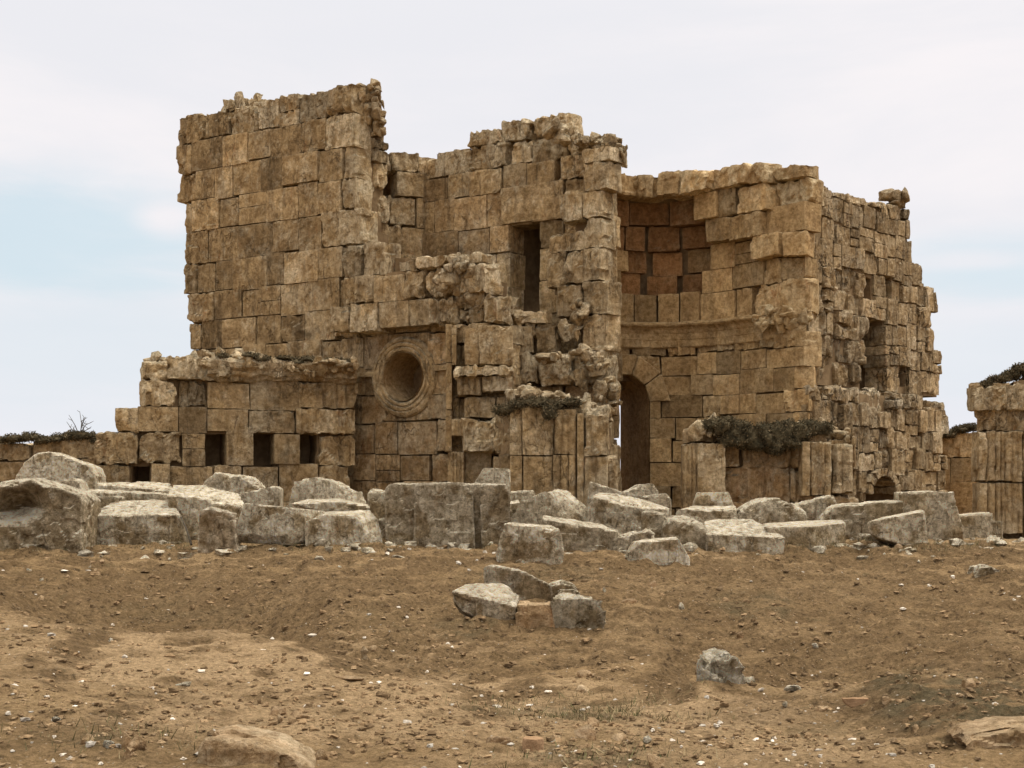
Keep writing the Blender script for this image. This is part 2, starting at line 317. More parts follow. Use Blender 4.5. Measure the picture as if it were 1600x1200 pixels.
def ground_mat():
    m = bpy.data.materials.new('dry_earth'); m.use_nodes = True; t = NT(m.node_tree); t.n.clear()
    P = t.add('ShaderNodeNewGeometry').outputs['Position']
    mid = t.noise(P, 1.1, 6, 0.6); f = t.noise(P, 9, 6, 0.7); ff = t.noise(P, 60, 4, 0.7)
    at = t.add('ShaderNodeAttribute', attribute_name='tone'); sc_ = t.add('ShaderNodeSeparateColor', {0: at.outputs['Color']}); zr, zg, zb = sc_.outputs
    c = t.mix(t.ramp(mid, 0.35, 0.65), (0.315, 0.207, 0.104), (0.41, 0.276, 0.144))
    c = t.mix(t.math('MULTIPLY', zg, 0.95), c, (0.51, 0.352, 0.20))
    c = t.mix(t.math('MULTIPLY', t.math('MULTIPLY', zr, t.ramp(f, 0.3, 0.6, 0.5, 1.0)), 0.9), c, (0.165, 0.106, 0.054))
    c = t.mix(t.math('MULTIPLY', zb, t.ramp(t.noise(P, 3.1, 7, 0.72), 0.42, 0.58)), c, (0.105, 0.088, 0.050))
    c = t.mix(t.math('MULTIPLY', t.ramp(t.noise(P, 0.55, 4, 0.6), 0.55, 0.72), 0.3), c, (0.410, 0.282, 0.154))
    # rubble-strewn banks are darker soil with grit
    c = t.mix(t.math('MULTIPLY', t.ramp(t.noise(P, 0.8, 5, 0.65, 0.4), 0.52, 0.66), 0.55), c, (0.230, 0.154, 0.079))
    c = t.mix(t.math('MULTIPLY', t.ramp(t.noise(P, 1.7, 7, 0.72, 0.6), 0.60, 0.70), 0.5), c, (0.145, 0.122, 0.066))
    c = t.mix(t.math('MULTIPLY', t.ramp(f, 0.52, 0.72), 0.45), c, (0.135, 0.087, 0.045))
    c = t.mix(t.math('MULTIPLY', t.ramp(ff, 0.55, 0.7), 0.4), c, (0.13, 0.08, 0.042))
    gr = t.noise(P, 21, 9, 0.8); gv = t.ramp(gr, 0.36, 0.62, 0.55, 1.38, False)
    c = t.mix(1.0, c, t.add('ShaderNodeCombineColor', {0: gv, 1: gv, 2: t.ramp(gr, 0.36, 0.62, 0.48, 1.40, False)}).outputs[0], 'MULTIPLY')
    dk = t.math('MULTIPLY', t.ramp(t.noise(P, 13, 6, 0.7), 0.585, 0.63), t.math('ADD', t.math('MULTIPLY', zr, 0.5), 0.3)); c = t.mix(dk, c, (0.085, 0.055, 0.03))
    vo = t.add('ShaderNodeTexVoronoi', {'Vector': P, 'Scale': 26.0}); rnd = t.add('ShaderNodeSeparateColor', {0: vo.outputs['Color']}).outputs[0]
    sp = t.math('MULTIPLY', t.ramp(vo.outputs['Distance'], 0.16, 0.24, 1.0, 0.0), t.ramp(rnd, 0.80, 0.82))
    c = t.mix(t.math('MULTIPLY', sp, 0.7), c, (0.50, 0.40, 0.28))
    vo2 = t.add('ShaderNodeTexVoronoi', {'Vector': P, 'Scale': 13.0}); r2 = t.add('ShaderNodeSeparateColor', {0: vo2.outputs['Color']}).outputs[0]
    sp2 = t.math('MULTIPLY', t.ramp(vo2.outputs['Distance'], 0.15, 0.35, 1.0, 0.0), t.ramp(r2, 0.7, 0.75))
    h = t.math('ADD', t.math('MULTIPLY', f, 1.0), t.math('MULTIPLY', ff, 0.3))
    h = t.math('ADD', h, t.math('ADD', t.math('MULTIPLY', sp, 0.25), t.math('MULTIPLY', sp2, 0.35)))
    h = t.math('ADD', h, t.math('MULTIPLY', gr, 1.3)); h = t.math('SUBTRACT', h, t.math('MULTIPLY', dk, 0.8))
    bp = t.add('ShaderNodeBump', {'Height': h, 'Strength': 1.0, 'Distance': 0.06})
    b = t.add('ShaderNodeBsdfPrincipled', {'Base Color': c, 'Roughness': 0.97, 'Normal': bp.outputs[0]})
    b.inputs['Specular IOR Level'].default_value = 0.08
    t.l.new(b.outputs[0], t.add('ShaderNodeOutputMaterial').inputs[0]); return m
g = mb.build('ground', ground_mat(), origin=(0, 0, 0), smooth=True); g['kind'] = 'structure'; V0 = V

# ------------------------------------------------------------------ masonry
rng = np.random.default_rng(7)
def stone(mb, c, t, n, w_, h_, d_, rough=0.3, tone=None, grey=0.0, red=0.0, cell=0.045, flute=None, rot=0.0, rr=None, cuts=None, rg=None):
    """one ashlar: c = centre of its front face, t along the wall, n out of it, d_ = depth into the wall"""
    rg = rg or rng
    nx = int(np.clip(round(w_ / (0.5 * cell if flute else cell)), 3, 60)); nz = int(np.clip(round(h_ / cell), 3, 46)); ny = int(np.clip(round(d_ / (cell * 2.2)), 2, 12))
    L, Q = lattice(nx, ny, nz)
    hd = np.array([w_ / 2, d_ / 2, h_ / 2]); P = L * hd
    r = min(rr if rr is not None else 0.008 + 0.022 * rough * rg.random(), 0.45 * hd.min() * 2)
    inner = np.maximum(hd - r, 0.001); q = np.clip(P, -inner, inner); v = P - q
    ln = np.linalg.norm(v, axis=1, keepdims=True); nn = np.where(ln > 1e-9, v / np.maximum(ln, 1e-9), 0); P = q + nn * r
    if flute is not None:                       # vertical mouldings on the front
        fr = (L[:, 1] < -0.99); u = L[:, 0]
        k, amp = flute; P[fr, 1] -= amp * np.abs(np.sin((u[fr] * 0.5 + 0.5) * math.pi * k)) ** 0.6 - amp
    # knocked-off corners and edges
    nc = cuts if cuts is not None else int(rg.random() * (0.5 if rough < .3 else 1.6) + max(0, rough - .12) * 7)
    for _ in range(nc):
        dirv = rg.normal(size=3); dirv[1] = -abs(dirv[1]) * 0.9 - 0.15
        if rg.random() < 0.5: dirv[0] *= 1.6
        dirv /= np.linalg.norm(dirv)
        reach = np.abs(dirv * hd).sum(); cc = reach * (1 - (0.03 + 0.24 * rough) * rg.random() ** 1.5 - 0.01)
        s_ = P @ dirv; over = np.maximum(s_ - cc, 0)[:, None]; P = P - over * dirv * 0.96
    ca, sa = math.cos(rot), math.sin(rot); X = P[:, 0] * ca - P[:, 2] * sa; Z = P[:, 0] * sa + P[:, 2] * ca
    t = np.array([t[0], t[1], 0.0]); nv = np.array([n[0], n[1], 0.0])
    Wd = np.array(c) + X[:, None] * t - (P[:, 1] + hd[1])[:, None] * nv + Z[:, None] * np.array([0, 0, 1.0])
    nw = nn[:, :1] * t - nn[:, 1:2] * nv + nn[:, 2:] * np.array([0, 0, 1.0]); 
    flat = (ln[:, 0] < 1e-6)
    so_ = rg.random() * 50
    Ws = Wd * np.array([1, 1, 0.45]) + so_
    dsp = 0.010 * fbm(Wd + so_, 4, 3, 3) * (1 + 2.0 * rough) + rough * (0.03 * fbm(Ws, 5, 3, 11) + 0.034 * ridged(Ws * np.array([1, 1, .6]), 9, 3, 15)) + 0.006 * fbm(Wd, 22, 2, 19)
    if rough > 0.25:      # faces split off along upright planes
        st = vnoise(np.stack([X * 7 + so_, X * 0 + so_, Z * 2.2 + so_], 1), 23); dsp = dsp - (flat_front := (L[:, 1] < 0.2)) * rough * 0.055 * (st > 0.25) - flat_front * rough * 0.04 * (st < -0.4)
    Wd = Wd + nw * dsp[:, None]
    if tone is None: tone = float(np.clip(0.5 + 0.26 * rg.normal(), 0.0, 1.0))
    mb.add(Wd, Q, (tone, grey, red))

class Plan:
    """a wall's line in plan through (photo column, depth) points; u in metres along it"""
    def __init__(s, pts):
        W_ = [(wx(a, b), b) for a, b in pts]; P = []
        for (x0, y0), (x1, y1) in zip(W_[:-1], W_[1:]):
            k = max(2, int(math.hypot(x1 - x0, y1 - y0) / 0.05))
            for i in range(k): P.append((x0 + (x1 - x0) * i / k, y0 + (y1 - y0) * i / k))
        P.append(W_[-1]); s.P = np.array(P)
        s.u = np.concatenate([[0], np.cumsum(np.linalg.norm(np.diff(s.P, axis=0), axis=1))]); s.L = s.u[-1]
        s.px = 800 + F * s.P[:, 0] / s.P[:, 1]
    def U(s, px): return float(np.interp(px, s.px, s.u)) if s.px[-1] > s.px[0] else float(np.interp(-px, -s.px, s.u))
    def at(s, u):
        x = np.interp(u, s.u, s.P[:, 0]); y = np.interp(u, s.u, s.P[:, 1])
        e = 0.15; a = max(0, min(u - e, s.L - 2 * e)); b = min(s.L, a + 2 * e)
        tx = np.interp(b, s.u, s.P[:, 0]) - np.interp(a, s.u, s.P[:, 0]); ty = np.interp(b, s.u, s.P[:, 1]) - np.interp(a, s.u, s.P[:, 1])
        l = math.hypot(tx, ty) or 1; t = (tx / l, ty / l); n = (t[1], -t[0])
        return float(x), float(y), t, n
    def Y(s, u): return float(np.interp(u, s.u, s.P[:, 1]))
    def uz(s, px, py): u = s.U(px); return u, wz(py, s.Y(u))

def wall(mb, core, plan, courses, top, left=None, right=None, holes=(), zones=(), wmin=0.45, wmax=0.9, depth=0.5,
         rough=0.25, thick=1.3, grey=0.0, red=0.0, gap=0.011, core_right=0.12, core_d=None, hd=0.9, split=0.04, wob=0.02, off=None, seed=1, zmin=-0.3, cell=0.045, joints=None, jig=0.018, core_top=0.15, back=True, jut=0.0):
    rg = np.random.default_rng(seed)
    TP = np.array([plan.uz(*p) for p in top]); topz = lambda u: float(np.interp(u, TP[:, 0], TP[:, 1]))
    def bound(lst, default):
        if not lst: return lambda z: default
        A = np.array([plan.uz(*p) for p in lst]); A = A[np.argsort(A[:, 1])]
        return lambda z: float(np.interp(z, A[:, 1], A[:, 0]))
    lf, rt = bound(left, 0.0), bound(right, plan.L)
    H = []
    for h in holes:
        u0, u1 = plan.U(h[0]), plan.U(h[2]); um = (u0 + u1) / 2; H.append((min(u0, u1), max(u0, u1), wz(h[3], plan.Y(um)), wz(h[1], plan.Y(um)), h[4] if len(h) > 4 else 0))
    for ci in range(len(courses) - 1):
        z0, z1 = courses[ci], courses[ci + 1]; hh = z1 - z0; zm = (z0 + z1) / 2
        a, b = lf(zm) + rg.normal() * 0.03, rt(zm) + rg.normal() * 0.03
        if b - a < 0.1: continue
        cut = sorted([(h[0], h[1]) for h in H if min(z1, h[3]) - max(z0, h[2]) > 0.45 * min(hh, h[3] - h[2])])
        segs, x = [], a
        for h0, h1 in cut:
            if h0 > x: segs.append((x, min(h0, b)))
            x = max(x, h1)
        if x < b: segs.append((x, b))
        for s0, s1 in segs:
            if s1 - s0 < 0.1: continue
            us = [s0]
            x = s0 + (wmin + (wmax - wmin) * rg.random()) * (0.5 if ci % 2 else 1.0)
            while x < s1 - 0.6 * wmin: us.append(x); x += wmin + (wmax - wmin) * rg.random() ** 1.3
            us.append(s1)
            for u0, u1 in zip(us[:-1], us[1:]):
                um = (u0 + u1) / 2; tz = min(topz(um), topz(u0 * .7 + u1 * .3) + .1)
                if z0 > tz - 0.3 * hh: continue
                zt = min(z1, max(tz + rg.normal() * 0.03, z0 + 0.4 * hh)) if tz < z1 + 0.1 * hh else z1
                x_, y_, t, n = plan.at(um); zc = (z0 + zt) / 2
                rz, inset, gy_, rd, tn = rough, 0.0, grey, red, None
                ppx = 800 + F * x_ / y_; ppy = HY - (zc - ZC) * F / y_; skip = False
                for zo in zones:
                    if zo[0] <= ppx <= zo[2] and zo[1] <= ppy <= zo[3]:
                        o_ = zo[4]; rz = o_.get('rough', rz); inset += o_.get('inset', 0.0); gy_ = o_.get('grey', gy_); rd = o_.get('red', rd); tn = o_.get('tone', tn)
                        if rg.random() < o_.get('miss', 0.0): skip = True
                if skip: continue
                istop = tz < z1 + 0.25 * hh
                if istop: rz = max(rz, 0.6) * (0.8 + 0.6 * rg.random()); gy_ = min(1, gy_ + 0.25 * rg.random())
                edge = (u0 <= s0 + 1e-6 and abs(s0 - a) < 1e-6 and left) or (u1 >= s1 - 1e-6 and abs(s1 - b) < 1e-6 and right)
                if edge: rz = max(rz, 0.55)
                o = (off(um, zc) if off else 0.0) + jut - inset + rg.normal() * jig * (0.5 + 2.5 * rz)
                wv = lambda c_, u_: wob * math.sin(u_ * 1.9 + c_ * 2.3 + seed) + wob * math.sin(u_ * 4.3 + c_ * 5.1)
                za, zb_ = z0 + wv(ci, um), zt + (wv(ci + 1, um) if zt == z1 else 0)
                if rg.random() < split and zb_ - za > .3:          # two thinner stones fill the course here
                    zc2 = za + (zb_ - za) * rg.uniform(.4, .6)
                    for (p_, q_) in ((za, zc2), (zc2, zb_)): stone(mb, (x_ + n[0] * o, y_ + n[1] * o, (p_ + q_) / 2), t, n, u1 - u0 - gap, q_ - p_ - gap, depth, rz, tn, gy_, rd, cell, rg=rg)
                    continue
                zc = (za + zb_) / 2
                g_ = gap * (0.6 + 0.8 * rg.random()) + (0.035 if rg.random() < 0.09 else 0)
                if rg.random() < 0.14 * (1 + rz): rz = min(1.2, rz + 0.45 * rg.random())
                if rg.random() < 0.16: gy_ = min(1, gy_ + 0.4 * rg.random())
                stone(mb, (x_ + n[0] * o, y_ + n[1] * o, zc), t, n, u1 - u0 - g_, zb_ - za - min(g_, .02), depth, rz, tn if tn is None else tn + 0.15 * rg.normal(), gy_, rd, cell, rot=rg.normal() * 0.004, rg=rg)
    if core is None: return
    # the mortared core the ashlars face, solid to the far side
    cs = 0.16; nu = int(plan.L / cs) + 1; zmx = max(TP[:, 1]); nz = int((zmx - zmin) / cs) + 1
    occ = np.zeros((nu + 2, nz + 2), bool); occb = occ.copy()
    for i in range(nu):
        u = (i + 0.5) * cs
        if u > plan.L: continue
        tz = min(topz(max(0, u - 0.1)), topz(u), topz(u + 0.1)) - core_top
        for k in range(nz):
            z = zmin + (k + 0.5) * cs
            if z > tz or u < lf(z) + 0.12 or u > rt(z) - core_right: continue
            occb[i + 1, k + 1] = not any(h[4] and h[0] < u < h[1] and h[2] < z < h[3] for h in H)
            occ[i + 1, k + 1] = not any(h[0] - .04 < u < h[1] + .04 and h[2] - .04 < z < h[3] + .04 for h in H)
    def slab(oc, d0, d1):
        vid, vs, qs = {}, [], []
        def vert(i, k, d):
            key = (i, k, d)
            if key not in vid:
                u = min(max(i * cs, 0), plan.L); x_, y_, t, n = plan.at(u); z = zmin + k * cs
                o = (off(u, z) if off else 0.0) + jut - (d0 if d == 0 else d1)
                vid[key] = len(vs); vs.append((x_ + n[0] * o, y_ + n[1] * o, z))
            return vid[key]
        I, K = np.where(oc[1:-1, 1:-1])
        for i, k in zip(I, K):
            a_, b_, c_, d_ = (i, k), (i + 1, k), (i + 1, k + 1), (i, k + 1)
            qs.append([vert(*p, 0) for p in (a_, b_, c_, d_)]); qs.append([vert(*p, 1) for p in (d_, c_, b_, a_)])
            for (p, q_, di, dk) in ((a_, b_, 0, -1), (b_, c_, 1, 0), (c_, d_, 0, 1), (d_, a_, -1, 0)):
                if not oc[i + 1 + di, k + 1 + dk]: qs.append([vert(*q_, 0), vert(*p, 0), vert(*p, 1), vert(*q_, 1)])
        if not vs: return
        V_ = np.array(vs); V_ = V_ + 0.05 * np.stack([fbm(V_, 3, 2, 60), fbm(V_, 3, 2, 61), fbm(V_, 3, 2, 62)], 1)
        core.add(V_, np.array(qs), (0.5, 0, 0))
    slab(occ, depth * 0.62 if core_d is None else core_d, hd)
    if back: slab(occb, hd - .02, thick)

# ---- fallen stones and rocks: soft convex polytopes
def hull_planes(P):
    bm = bmesh.new()
    for p in P: bm.verts.new(p)
    bmesh.ops.convex_hull(bm, input=bm.verts[:]); bm.normal_update(); c = Vector(P.mean(0)); pl = []
    for f in bm.faces:
        n = f.normal.copy(); d = n.dot(f.verts[0].co - c)
        if f.calc_area() < 1e-5: continue
        if d < 0: n, d = -n, -d
        d = max(d, 0.01)
        if not any(n.dot(Vector(q[:3])) > 0.985 and abs(q[3] - d) < 0.06 for q in pl): pl.append((n.x, n.y, n.z, d))
    bm.free(); return np.array(pl), np.array(c)
def polytope(mb, P, sharp=160, rough=0.4, cell=0.035, tone=0.5, grey=0.5, red=0.0, seed=1, dents=(), strat=1.0, chops=0):
    P = np.array(P, float); pl, c = hull_planes(P); rc = np.random.default_rng(seed + 999)
    for _ in range(chops):
        d = rc.normal(size=3); d[1] = -abs(d[1]) * .7; d[2] = abs(d[2]) * .9 - .1; d /= np.linalg.norm(d); sup = ((P - c) @ d).max(); pl = np.concatenate([pl, [[*d, sup * rc.uniform(.86, .97)]]])
    ext = np.maximum((P.max(0) - P.min(0)) / 2, 0.02)
    n = np.clip(np.round(2 * ext / cell), 4, 54).astype(int); L, Q = lattice(*n)
    D = L * ext; D = D / np.linalg.norm(D, axis=1, keepdims=True)
    g_ = np.maximum(D @ pl[:, :3].T, 0) / pl[:, 3]; t = (g_ ** sharp).sum(1) ** (-1.0 / sharp)
    V = c + D * t[:, None]; s = seed * 7.7
    q = (V + s) * np.array([1, 1, strat])
    sz = float(ext.mean())
    dsp = rough * min(sz, 0.5) * (0.06 * fbm(q, 2.2 / max(sz, .08) * .35, 3, seed) + 0.06 * ridged(q, 3.0 / max(sz, .08) * .5, 3, seed + 3)) + rough * (0.020 * fbm(q, 14, 4, seed + 9, .65) + 0.028 * ridged(q * np.array([1, 1, .6]), 7, 4, seed + 12) - 0.045 * (vnoise(q * 5.0, seed + 31) > 0.28) * (rough > .3))
    V = V + D * dsp[:, None]
    for (dx, dy, dz, r, dep) in dents:
        e = V - np.array([dx, dy, dz]); k = np.exp(-((e / np.array(r)) ** 2).sum(1)); V[:, 1] += dep * k
    mb.add(V, Q, (tone, grey, red))
def lump(mb, P, sharp=20, rough=1.0, cell=.035, tone=.5, grey=.3, red=0., seed=1, **kw):
    """a knot of fractured rubble stones filling the extent of the points P"""
    P = np.array(P, float); c = P.mean(0); e = (P.max(0) - P.min(0)) / 2; r_ = np.random.default_rng(seed * 13 + 5)
    polytope(mb, c + (P - c) * 0.8, 100, 0.45, cell, tone * .7, grey * .5, red, seed)
    k = int(np.clip(e[0] * e[2] * 130, 5, 34))
    for i in range(k):
        d = r_.normal(size=3); d[1] = -abs(d[1]); d /= np.linalg.norm(d); q = c + d * e * r_.uniform(.62, .92); s = r_.uniform(.055, .15) * (1.3 if i % 4 == 0 else 1)
        v = r_.normal(size=(9, 3)); v /= np.linalg.norm(v, axis=1, keepdims=True); v = v * s * np.array([1, .9, r_.uniform(.7, 1.5)])
        polytope(mb, q + v, 120, .3, .028, float(np.clip(tone + .2 * r_.normal(), 0, 1)), float(np.clip(grey + .25 * r_.normal(), 0, 1)), red, seed + i)
def block_pts(spec, Y, th, down, sink=0.05, skew=0.0):
    """spec: photo corners (px, py[, metres farther]) of the visible faces; returns solid's corners"""
    fr, bk = [], []
    for s_ in spec:
        d = s_[2] if len(s_) > 2 else 0.0
        (bk if d > 0 else fr).append((wx(s_[0], Y + d), Y + d, wz(s_[1], Y + d)))
    P = list(fr) + list(bk)
    cx = np.mean([p[0] for p in fr])
    if not bk: P += [(cx + (p[0] - cx) * 0.92 + skew * th, p[1] + th, p[2]) for p in fr]
    A = np.array(P)
    if down:
        g0 = terr(A[:, 0], A[:, 1]) - sink; c = A[:, :2].mean(0)
        A = np.concatenate([A, np.stack([c[0] + (A[:, 0] - c[0]) * 0.97, c[1] + (A[:, 1] - c[1]) * 0.97, np.minimum(g0, A[:, 2])], 1)])
    elif bk:
        lo = min(p[2] for p in fr); A = np.concatenate([A, np.array([(p[0], p[1], lo) for p in bk])])
    return A
# ================================================================== the ruined church
def sweep(mb, plan, u0, u1, prof, step=0.045, **kw):       # prof = [(out, z)]
    us = np.arange(u0, u1 + 1e-6, step); vs, qs = [], []; n_ = len(prof)
    for u in us:
        x_, y_, t_, nn_ = plan.at(u)
        for (o, z) in prof: vs.append((x_ + nn_[0] * o, y_ + nn_[1] * o, z))
    for i in range(len(us) - 1):
        for j in range(n_ - 1): a_ = i * n_ + j; qs.append((a_, a_ + 1, a_ + n_ + 1, a_ + n_))
    V_ = np.array(vs); w_ = kw.get('wear', 0.02); V_ = V_ + w_ * np.stack([fbm(V_, 5, 3, 15), fbm(V_, 5, 3, 16), 1.3 * fbm(V_, 4, 3, 17)], 1)
    mb.add(V_, np.array(qs), kw.get('col', (0.55, 0.15, 0)))
ruin = empty('ruined_church', (0, 28, 0), 'tall roofless brown ashlar ruin with a round window and a niche under a broken half-dome', 'ruin')

# --- tall wall on the left with the round window
pW1 = Plan([(275, 31.0), (705, 27.0)])
C1 = [-0.2, 0.42, 1.0, 1.55, 2.18, 2.72, 3.28, 3.90, 4.50, 5.12, 5.78, 6.47, 7.13, 7.79, 8.43, 9.02, 9.5]
m, k = MB(), MB()
OC = (632, 589)                                   # centre of the round window
wall(m, k, pW1, C1, top=[(275, 190), (300, 180), (340, 172), (430, 155), (500, 136), (552, 131), (705, 131)],
     left=[(276, 190), (272, 230), (275, 300), (282, 340), (288, 365), (292, 405), (289, 470), (297, 505), (297, 560), (297, 800)],
     right=[(552, 130), (553, 190), (552, 235), (558, 290), (562, 360), (566, 400), (640, 405), (705, 420), (705, 800)],
     holes=[(596, 536, 668, 642)],
     zones=[(530, 280, 620, 420, dict(rough=0.6, grey=0.4)), (275, 130, 552, 176, dict(rough=.7, grey=.4)), (500, 170, 552, 235, dict(rough=.4, grey=.5)), (440, 150, 545, 178, dict(rough=0.7, grey=0.35)),
            (340, 150, 450, 215, dict(rough=0.6, grey=0.5)), (296, 180, 1000, 420, dict()), (556, 520, 705, 800, dict(rough=0.04, red=0.22)), (520, 480, 600, 530, dict(rough=0.9, grey=.2))],
     rough=0.16, seed=11, wmin=0.5, wmax=0.98, cell=0.04, depth=0.55, thick=1.0)
k2 = MB()
# plain ashlar slabs round the window, cut to the circle
ou, oz = pW1.uz(*OC); ox, oy, ot, on = pW1.at(ou)
def ring(mb, r0, r1, y0, y1, nseg=72, prof=None, tone=0.5, grey=0.0, red=0.0, nr=14):
    """turned moulding round the window axis: prof(s) = how far it stands out between r0 and r1"""
    vs, qs = [], []
    for a in range(nseg):
        an = 2 * math.pi * a / nseg
        for b in range(nr + 1):
            s = b / nr; r = r0 + (r1 - r0) * s; o = prof(s) if prof else y1
            r *= 1 + 0.006 * math.sin(7 * an + b); o += 0.010 * math.sin(3.7 * an + 2 * s)
            vs.append((ox + ot[0] * r * math.cos(an) + on[0] * o, oy + ot[1] * r * math.cos(an) + on[1] * o, oz + r * math.sin(an)))
    for a in range(nseg):
        for b in range(nr): 
            i = a * (nr + 1) + b; j = ((a + 1) % nseg) * (nr + 1) + b; qs.append((i, j, j + 1, i + 1))
    V_ = np.array(vs); V_ = V_ + 0.008 * np.stack([fbm(V_, 6, 3, 5), fbm(V_, 6, 3, 6), fbm(V_, 6, 3, 7)], 1)
    mb.add(V_, np.array(qs), (tone, grey, red))
RW = 0.50                                          # clear radius
def sq_ring(mb):                                   # square slab with the round hole
    vs, qs = [], []; n_ = 96; hw, hh = 0.66, 0.92
    for a in range(n_):
        an = 2 * math.pi * a / n_; cx_, cz_ = math.cos(an), math.sin(an)
        k_ = min(hw / max(abs(cx_), 1e-6), hh / max(abs(cz_), 1e-6))
        for b in range(7):
            r = RW + (k_ - RW) * b / 6; o = -0.02 if b < 6 else -0.3
            vs.append((ox + ot[0] * r * cx_ + on[0] * o, oy + ot[1] * r * cx_ + on[1] * o, oz + r * cz_))
    for a in range(n_):
        for b in range(6):
            i = a * 7 + b; j = ((a + 1) % n_) * 7 + b; qs.append((i, j, j + 1, i + 1))
    mb.add(np.array(vs), np.array(qs), (0.5, 0.1, 0.1))
sq_ring(m)
pEn = Plan([(549, 28.45), (606, 29.45)])
wall(m, None, pEn, [3.9, 4.4, 4.9, 5.4, 5.95, 6.5, 7.05, 7.55, 8.0, 8.45, 8.95], top=[(549, 134), (606, 134)], right=[(606, 130), (604, 190), (598, 235), (590, 290), (597, 360), (600, 400), (600, 520)], zones=[(560, 120, 615, 232, dict(rough=1.1, grey=.3)), (560, 280, 620, 420, dict(rough=.9, grey=.5))],
     rough=0.85, seed=101, wmin=.25, wmax=.5, grey=.2, depth=.3, jig=.05, split=.25)
tw = m.build('tower_wall', M_WALL, ruin); tw['label'] = 'tall left wall of squared blocks in even courses'
k.build('mortar_core', M_CORE, tw)
oc = MB()
ring(oc, 0.47, 0.80, 0, 0, prof=lambda s: 0.0 + 0.055 * math.sin(min(1, s * 1.05) * math.pi) ** 0.5 + (0.035 if 0.12 < s < 0.30 else 0) + (0.025 if 0.42 < s < 0.58 else 0) + (0.03 if 0.66 < s < 0.97 else -0.0), tone=0.6, grey=0.12)
rw = oc.build('round_window', M_WALL, tw); rw['label'] = 'round window with a moulded stone ring'
od = MB(); vs, qs = [], []
for a in range(64):
    an = 2 * math.pi * a / 64
    for b in range(12):
        r = 0.475 - 0.004 * b; o = 0.06 - 0.085 * b
        vs.append((ox + ot[0] * r * math.cos(an) + on[0] * o, oy + ot[1] * r * math.cos(an) + on[1] * o, oz + r * math.sin(an)))
for a in range(64):
    for b in range(11): i = a * 12 + b; j = ((a + 1) % 64) * 12 + b; qs.append((i, i + 1, j + 1, j))
od.add(np.array(vs), np.array(qs), (0.42, 0.0, 0.1)); od.build('window_barrel', M_APSE, rw)
# string moulding either side of the ring
for (p0, p1, py) in ((561, 596, 585), (677, 706, 575)):
    sm = MB()
    u0, u1 = pW1.U(p0), pW1.U(p1); x_, y_, t_, n_ = pW1.at((u0 + u1) / 2); z_ = wz(py, y_)
    stone(sm, (x_ + n_[0] * 0.07, y_ + n_[1] * 0.07, z_), t_, n_, abs(u1 - u0), 0.10, 0.2, 0.15, 0.6, 0.1, cell=0.03, cuts=1)
    sm.build('string_course', M_WALL, tw)
# rough lump of rubble on the top right corner, and one on the top left
rb = MB()
for (px_, py_, rx_, rz_, sd_) in ((580, 178, .30, .55, 3), (586, 150, .26, .28, 4), (566, 146, .26, .24, 6), (592, 200, .16, .4, 8)):
    Y_ = 28.9; c_ = np.array((wx(px_, Y_), Y_, wz(py_, Y_))); r_ = np.random.default_rng(sd_)
    d_ = r_.normal(size=(16, 3)); d_ /= np.linalg.norm(d_, axis=1, keepdims=True)
    lump(rb, c_ + d_ * np.array([rx_, 0.5, rz_]), 20, 1.5, 0.035, 0.4, 0.30, 0.1, sd_)
rb.build('broken_crest', M_WALL, tw); rb = MB()
for (px_, py_, rx_, rz_, sd_) in ((352, 160, .28, .22, 13), (375, 158, .3, .18, 14), (400, 157, .3, .15, 15), (345, 170, .22, .2, 16)):
    Y_ = 30.3; c_ = np.array((wx(px_, Y_), Y_ + .3, wz(py_, Y_))); r_ = np.random.default_rng(sd_)
    d_ = r_.normal(size=(14, 3)); d_ /= np.linalg.norm(d_, axis=1, keepdims=True)
    lump(rb, c_ + d_ * np.array([rx_, 0.3, rz_]), 20, 1.2, 0.035, 0.5, 0.65, 0.0, sd_)
rb.build('broken_crest', M_WALL, tw)

# --- return wall behind the tall wall
pR = Plan([(588, 29.1), (690, 29.62)])
m, k = MB(), MB()
wall(m, k, pR, [3.5, 4.0, 4.55, 5.15, 5.75, 6.35, 6.95, 7.45, 7.9], top=[(588, 226), (612, 228), (640, 233), (677, 243)], holes=[(600, 268, 620, 303)], zmin=3.6, 
     zones=[(585, 300, 640, 345, dict(grey=0.5, rough=0.7))], rough=0.25, seed=23, wmin=0.42, wmax=0.8, grey=0.12, thick=0.9)
pt = m.build('return_wall', M_WALL, ruin); k.build('mortar_core', M_CORE, pt)

# --- wall with the tall doorway
pW2 = Plan([(662, 29.47), (972, 26.8)])
m, k = MB(), MB()
C2 = [-0.2, 0.6, 1.2, 1.8, 2.4, 3.0, 3.5, 4.0, 4.36, 4.95, 5.6, 6.16, 6.86, 7.35, 7.85, 8.4]
wall(m, k, pW2, C2, top=[(662, 243), (690, 236), (718, 236), (724, 212), (765, 205), (790, 188), (830, 180), (872, 177), (880, 200), (905, 214), (972, 218)],
     right=[(945, 215), (945, 800)],
     holes=[(797, 343, 843, 484, 0)], zones=[(720, 170, 980, 262, dict(rough=0.9, grey=0.45)), (676, 225, 725, 275, dict(rough=0.5, grey=0.3)), (676, 290, 800, 400, dict(red=0.15)),
     (700, 480, 800, 560, dict(rough=0.8))],
     rough=0.22, seed=31, wmin=0.5, wmax=1.0, thick=2.3, hd=2.1, depth=0.55, core_right=1.5)
# the lintel over the doorway
u0, u1 = pW2.U(786), pW2.U(882); x_, y_, t_, n_ = pW2.at((u0 + u1) / 2)
lm_ = MB(); stone(lm_, (x_ + n_[0] * 0.07, y_ + n_[1] * 0.07, wz(317, y_)), t_, n_, u1 - u0, 0.72, 0.7, 0.18, 0.62, 0.1, cuts=2)
dw = m.build('doorway_wall', M_WALL, ruin); k.build('mortar_core', M_CORE, dw); lm_.build('lintel', M_WALL, dw)

